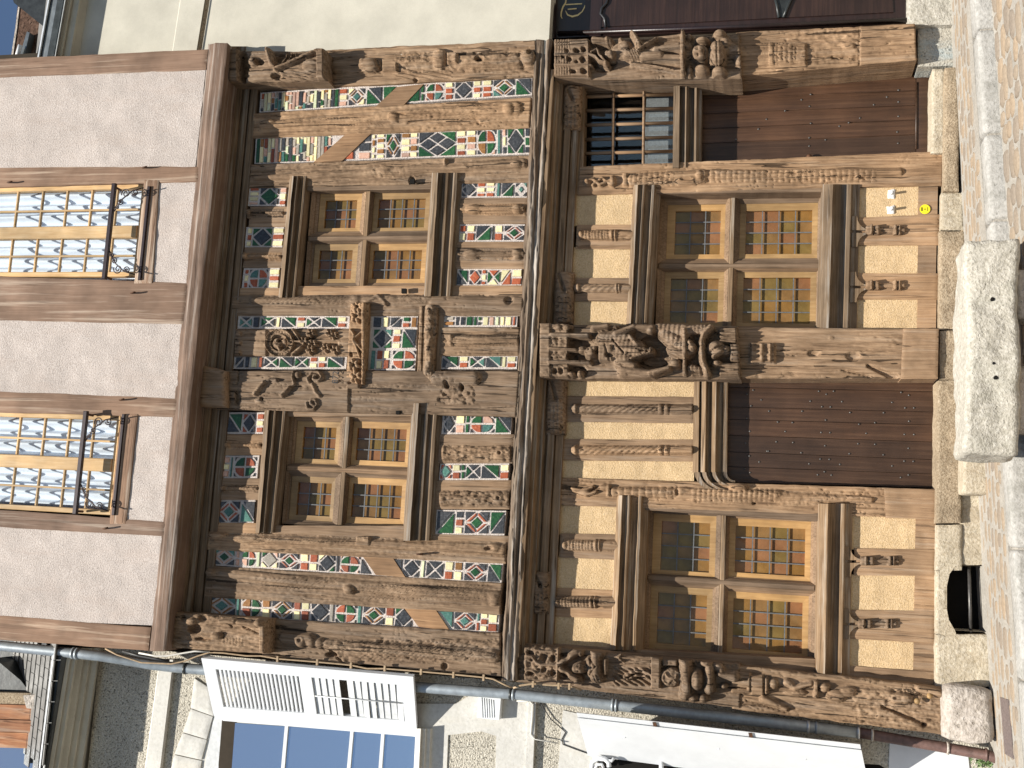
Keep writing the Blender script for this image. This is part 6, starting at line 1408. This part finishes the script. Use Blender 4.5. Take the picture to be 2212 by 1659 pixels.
# ================================================================== stones, sticker and small things in front
bn = thing('stone_bench', 'big weathered white stone block with drilled holes below the central post', 'stone block')
P0 = UG(2206, 560, -.02); d0 = P0[1]
xbR, xbL = UN(2140, 514, d0)[0], UN(2140, 984, d0)[0]
ztb = UN(2086, 740, d0)[2]; zbb = UN(2204, 740, d0)[2]
o = soft_block('slab', xbL, xbR, d0, d0+.50, zbb, ztb, 'stone_pale', bn, (60, 18, 26), .035, .03, seed=4.2)
from mathutils.bvhtree import BVHTree
bvh = BVHTree.FromPolygons([v.co for v in o.data.vertices], [tuple(q.vertices) for q in o.data.polygons])
for (x, y, r) in ((1942, 925, 15), (1948, 1482, 10), (1968, 1605, 15)):
    px, py = C(3, 1, x, y); p = UN(px, py, d0)
    hit = bvh.ray_cast(Vector((p[0], d0-1, p[2])), Vector((0, 1, 0)))[0]
    yh = (hit.y if hit else d0)-.004; rr = r/4/228*.9
    V = [(p[0]+rr*(1+.12*math.sin(3*a+x))*math.cos(a), yh, p[2]+rr*(1+.1*math.cos(2*a+y))*math.sin(a)) for a in np.linspace(0, 2*math.pi, 15)[:-1]]
    mk('drill_hole', V+[(v[0], v[1]+.05, v[2]) for v in V], [tuple(range(14))]+[(i, (i+1) % 14, 14+(i+1) % 14, 14+i) for i in range(14)], 'dark_inside', bn)
for (xa, xb) in ((xbR-.55, xbR-.18), (xbL+.2, xbL+.65)):
    soft_block('support', xa, xb, d0+.10, d0+.42, ground_z(xa)-KD-.1, zbb+.03, 'stone_rock', bn, (6, 5, 4), .05, .03, seed=xa)
ds = thing('doorstep', 'low flat stone doorstep in front of the broad plank door', 'step')
yD_ = -.42
xa, xb = UN(2100, 1067, yD_)[0], UN(2100, 800, yD_)[0]
soft_block('slab', xa, xb, yD_, -.10, ground_z(xa)-.05, UN(2081, 1030, yD_)[2], 'stone_cream', ds, (12, 5, 5), .025, .008, seed=8.8)
cs = thing('corner_stone', 'rough boulder-like stone block under the left corner post', 'stone block')
pR, pL = UN(2090, 1486, -.30), UN(2090, 1603, -.30)
soft_block('block', pL[0], pR[0], -.30, .25, UN(2152, 1540, -.30)[2], UN(2038, 1540, -.30)[2], 'stone_rock', cs, (9, 7, 9), .06, .025, seed=2.1)
dg = thing('drain_plate', 'narrow rusty iron drain plate set in the pavement by the corner stone', 'drain plate')
q = [UG(*C(3, 3, 2003, 1045), .012), UG(*C(3, 3, 2075, 1070), .012), UG(*C(3, 3, 2118, 1580), .012), UG(*C(3, 3, 2045, 1535), .012)]
mk('plate', q+[p-np.array([0, 0, .05]) for p in q], [(0, 1, 2, 3), (0, 1, 5, 4), (1, 2, 6, 5), (2, 3, 7, 6), (3, 0, 4, 7)], 'drain_iron', dg)
sk = thing('survey_sticker', 'round yellow survey disc on the base board under the right window', 'sticker')
p = UN(1998, 452, .006); r = .044
def disc(name, p, r, y, mat, parent, n=28, sx=1.0):
    V = [(p[0]+r*sx*math.cos(a), y, p[2]+r*math.sin(a)) for a in np.linspace(0, 2*math.pi, n+1)[:-1]]
    return mk(name, V+[(v[0], y+.004, v[2]) for v in V], [tuple(range(n))]+[(i, (i+1) % n, n+(i+1) % n, n+i) for i in range(n)], mat, parent)
disc('disc', p, r, .004, 'sticker_yellow', sk); disc('centre_mark', p, .006, .0025, 'sticker_ink', sk)
for k, dz in enumerate((-.022, .022, .030)): box('print_line', p[0]-.018, p[0]+.018, .0025, .0035, p[2]+dz-.0025, p[2]+dz+.0025, 'sticker_ink', sk)
for (i, (x, y)) in enumerate(((1075, 15), (1075, 152))):
    fx = thing('wall_fitting', ('right' if i == 0 else 'left')+'-hand of two small wire stubs in white plaster patches above the yellow disc', 'wall fitting', group='wire stubs under the right window')
    p = UN(*C(3, 1, x-10, y), .012)
    relief('plaster_patch', [(C(3, 1, x-45, y-32)), C(3, 1, x-42, y+36), C(3, 1, x+20, y+40), C(3, 1, x+24, y-38)], .008, .06, 'plaster_patch', fx, step=2, bev=.012, jit=3, amp=.004)
    tube('stub', [(p[0], .01, p[2]), (p[0], -.05, p[2]-.005)], .012, 'louvre_grey', fx, 8)
wd = thing('weed', 'small green weed growing at the foot of the white wall', 'plant')
V = []; F = []
for k in range(90):
    px, py = C(3, 3, random.gauss(1880, 55), random.gauss(1610, 35)); b_ = UN(px, py, YL-.12+random.uniform(-.08, .05))
    a = random.uniform(0, 6.28); l = random.uniform(.02, .05); wd_ = l*.4; up_ = random.uniform(-.3, 1)
    d = np.array([math.cos(a), math.sin(a)*.6, up_]); d /= np.linalg.norm(d); s = np.cross(d, [0.3, -1, .2]); s /= np.linalg.norm(s)
    n = len(V); V += [b_, b_+d*l*.5+s*wd_/2, b_+d*l, b_+d*l*.5-s*wd_/2]; F.append((n, n+1, n+2, n+3))
mk('leaves', V, F, 'weed_leaf', wd)
for k in range(5):
    px, py = C(3, 3, 1930+random.uniform(-20, 20), 1625); b_ = UN(px, py, YL-.1); tube('stem', [b_, b_+np.array([random.uniform(-.05, .05), 0, random.uniform(.06, .12)])], .003, 'weed_leaf', wd, 5)
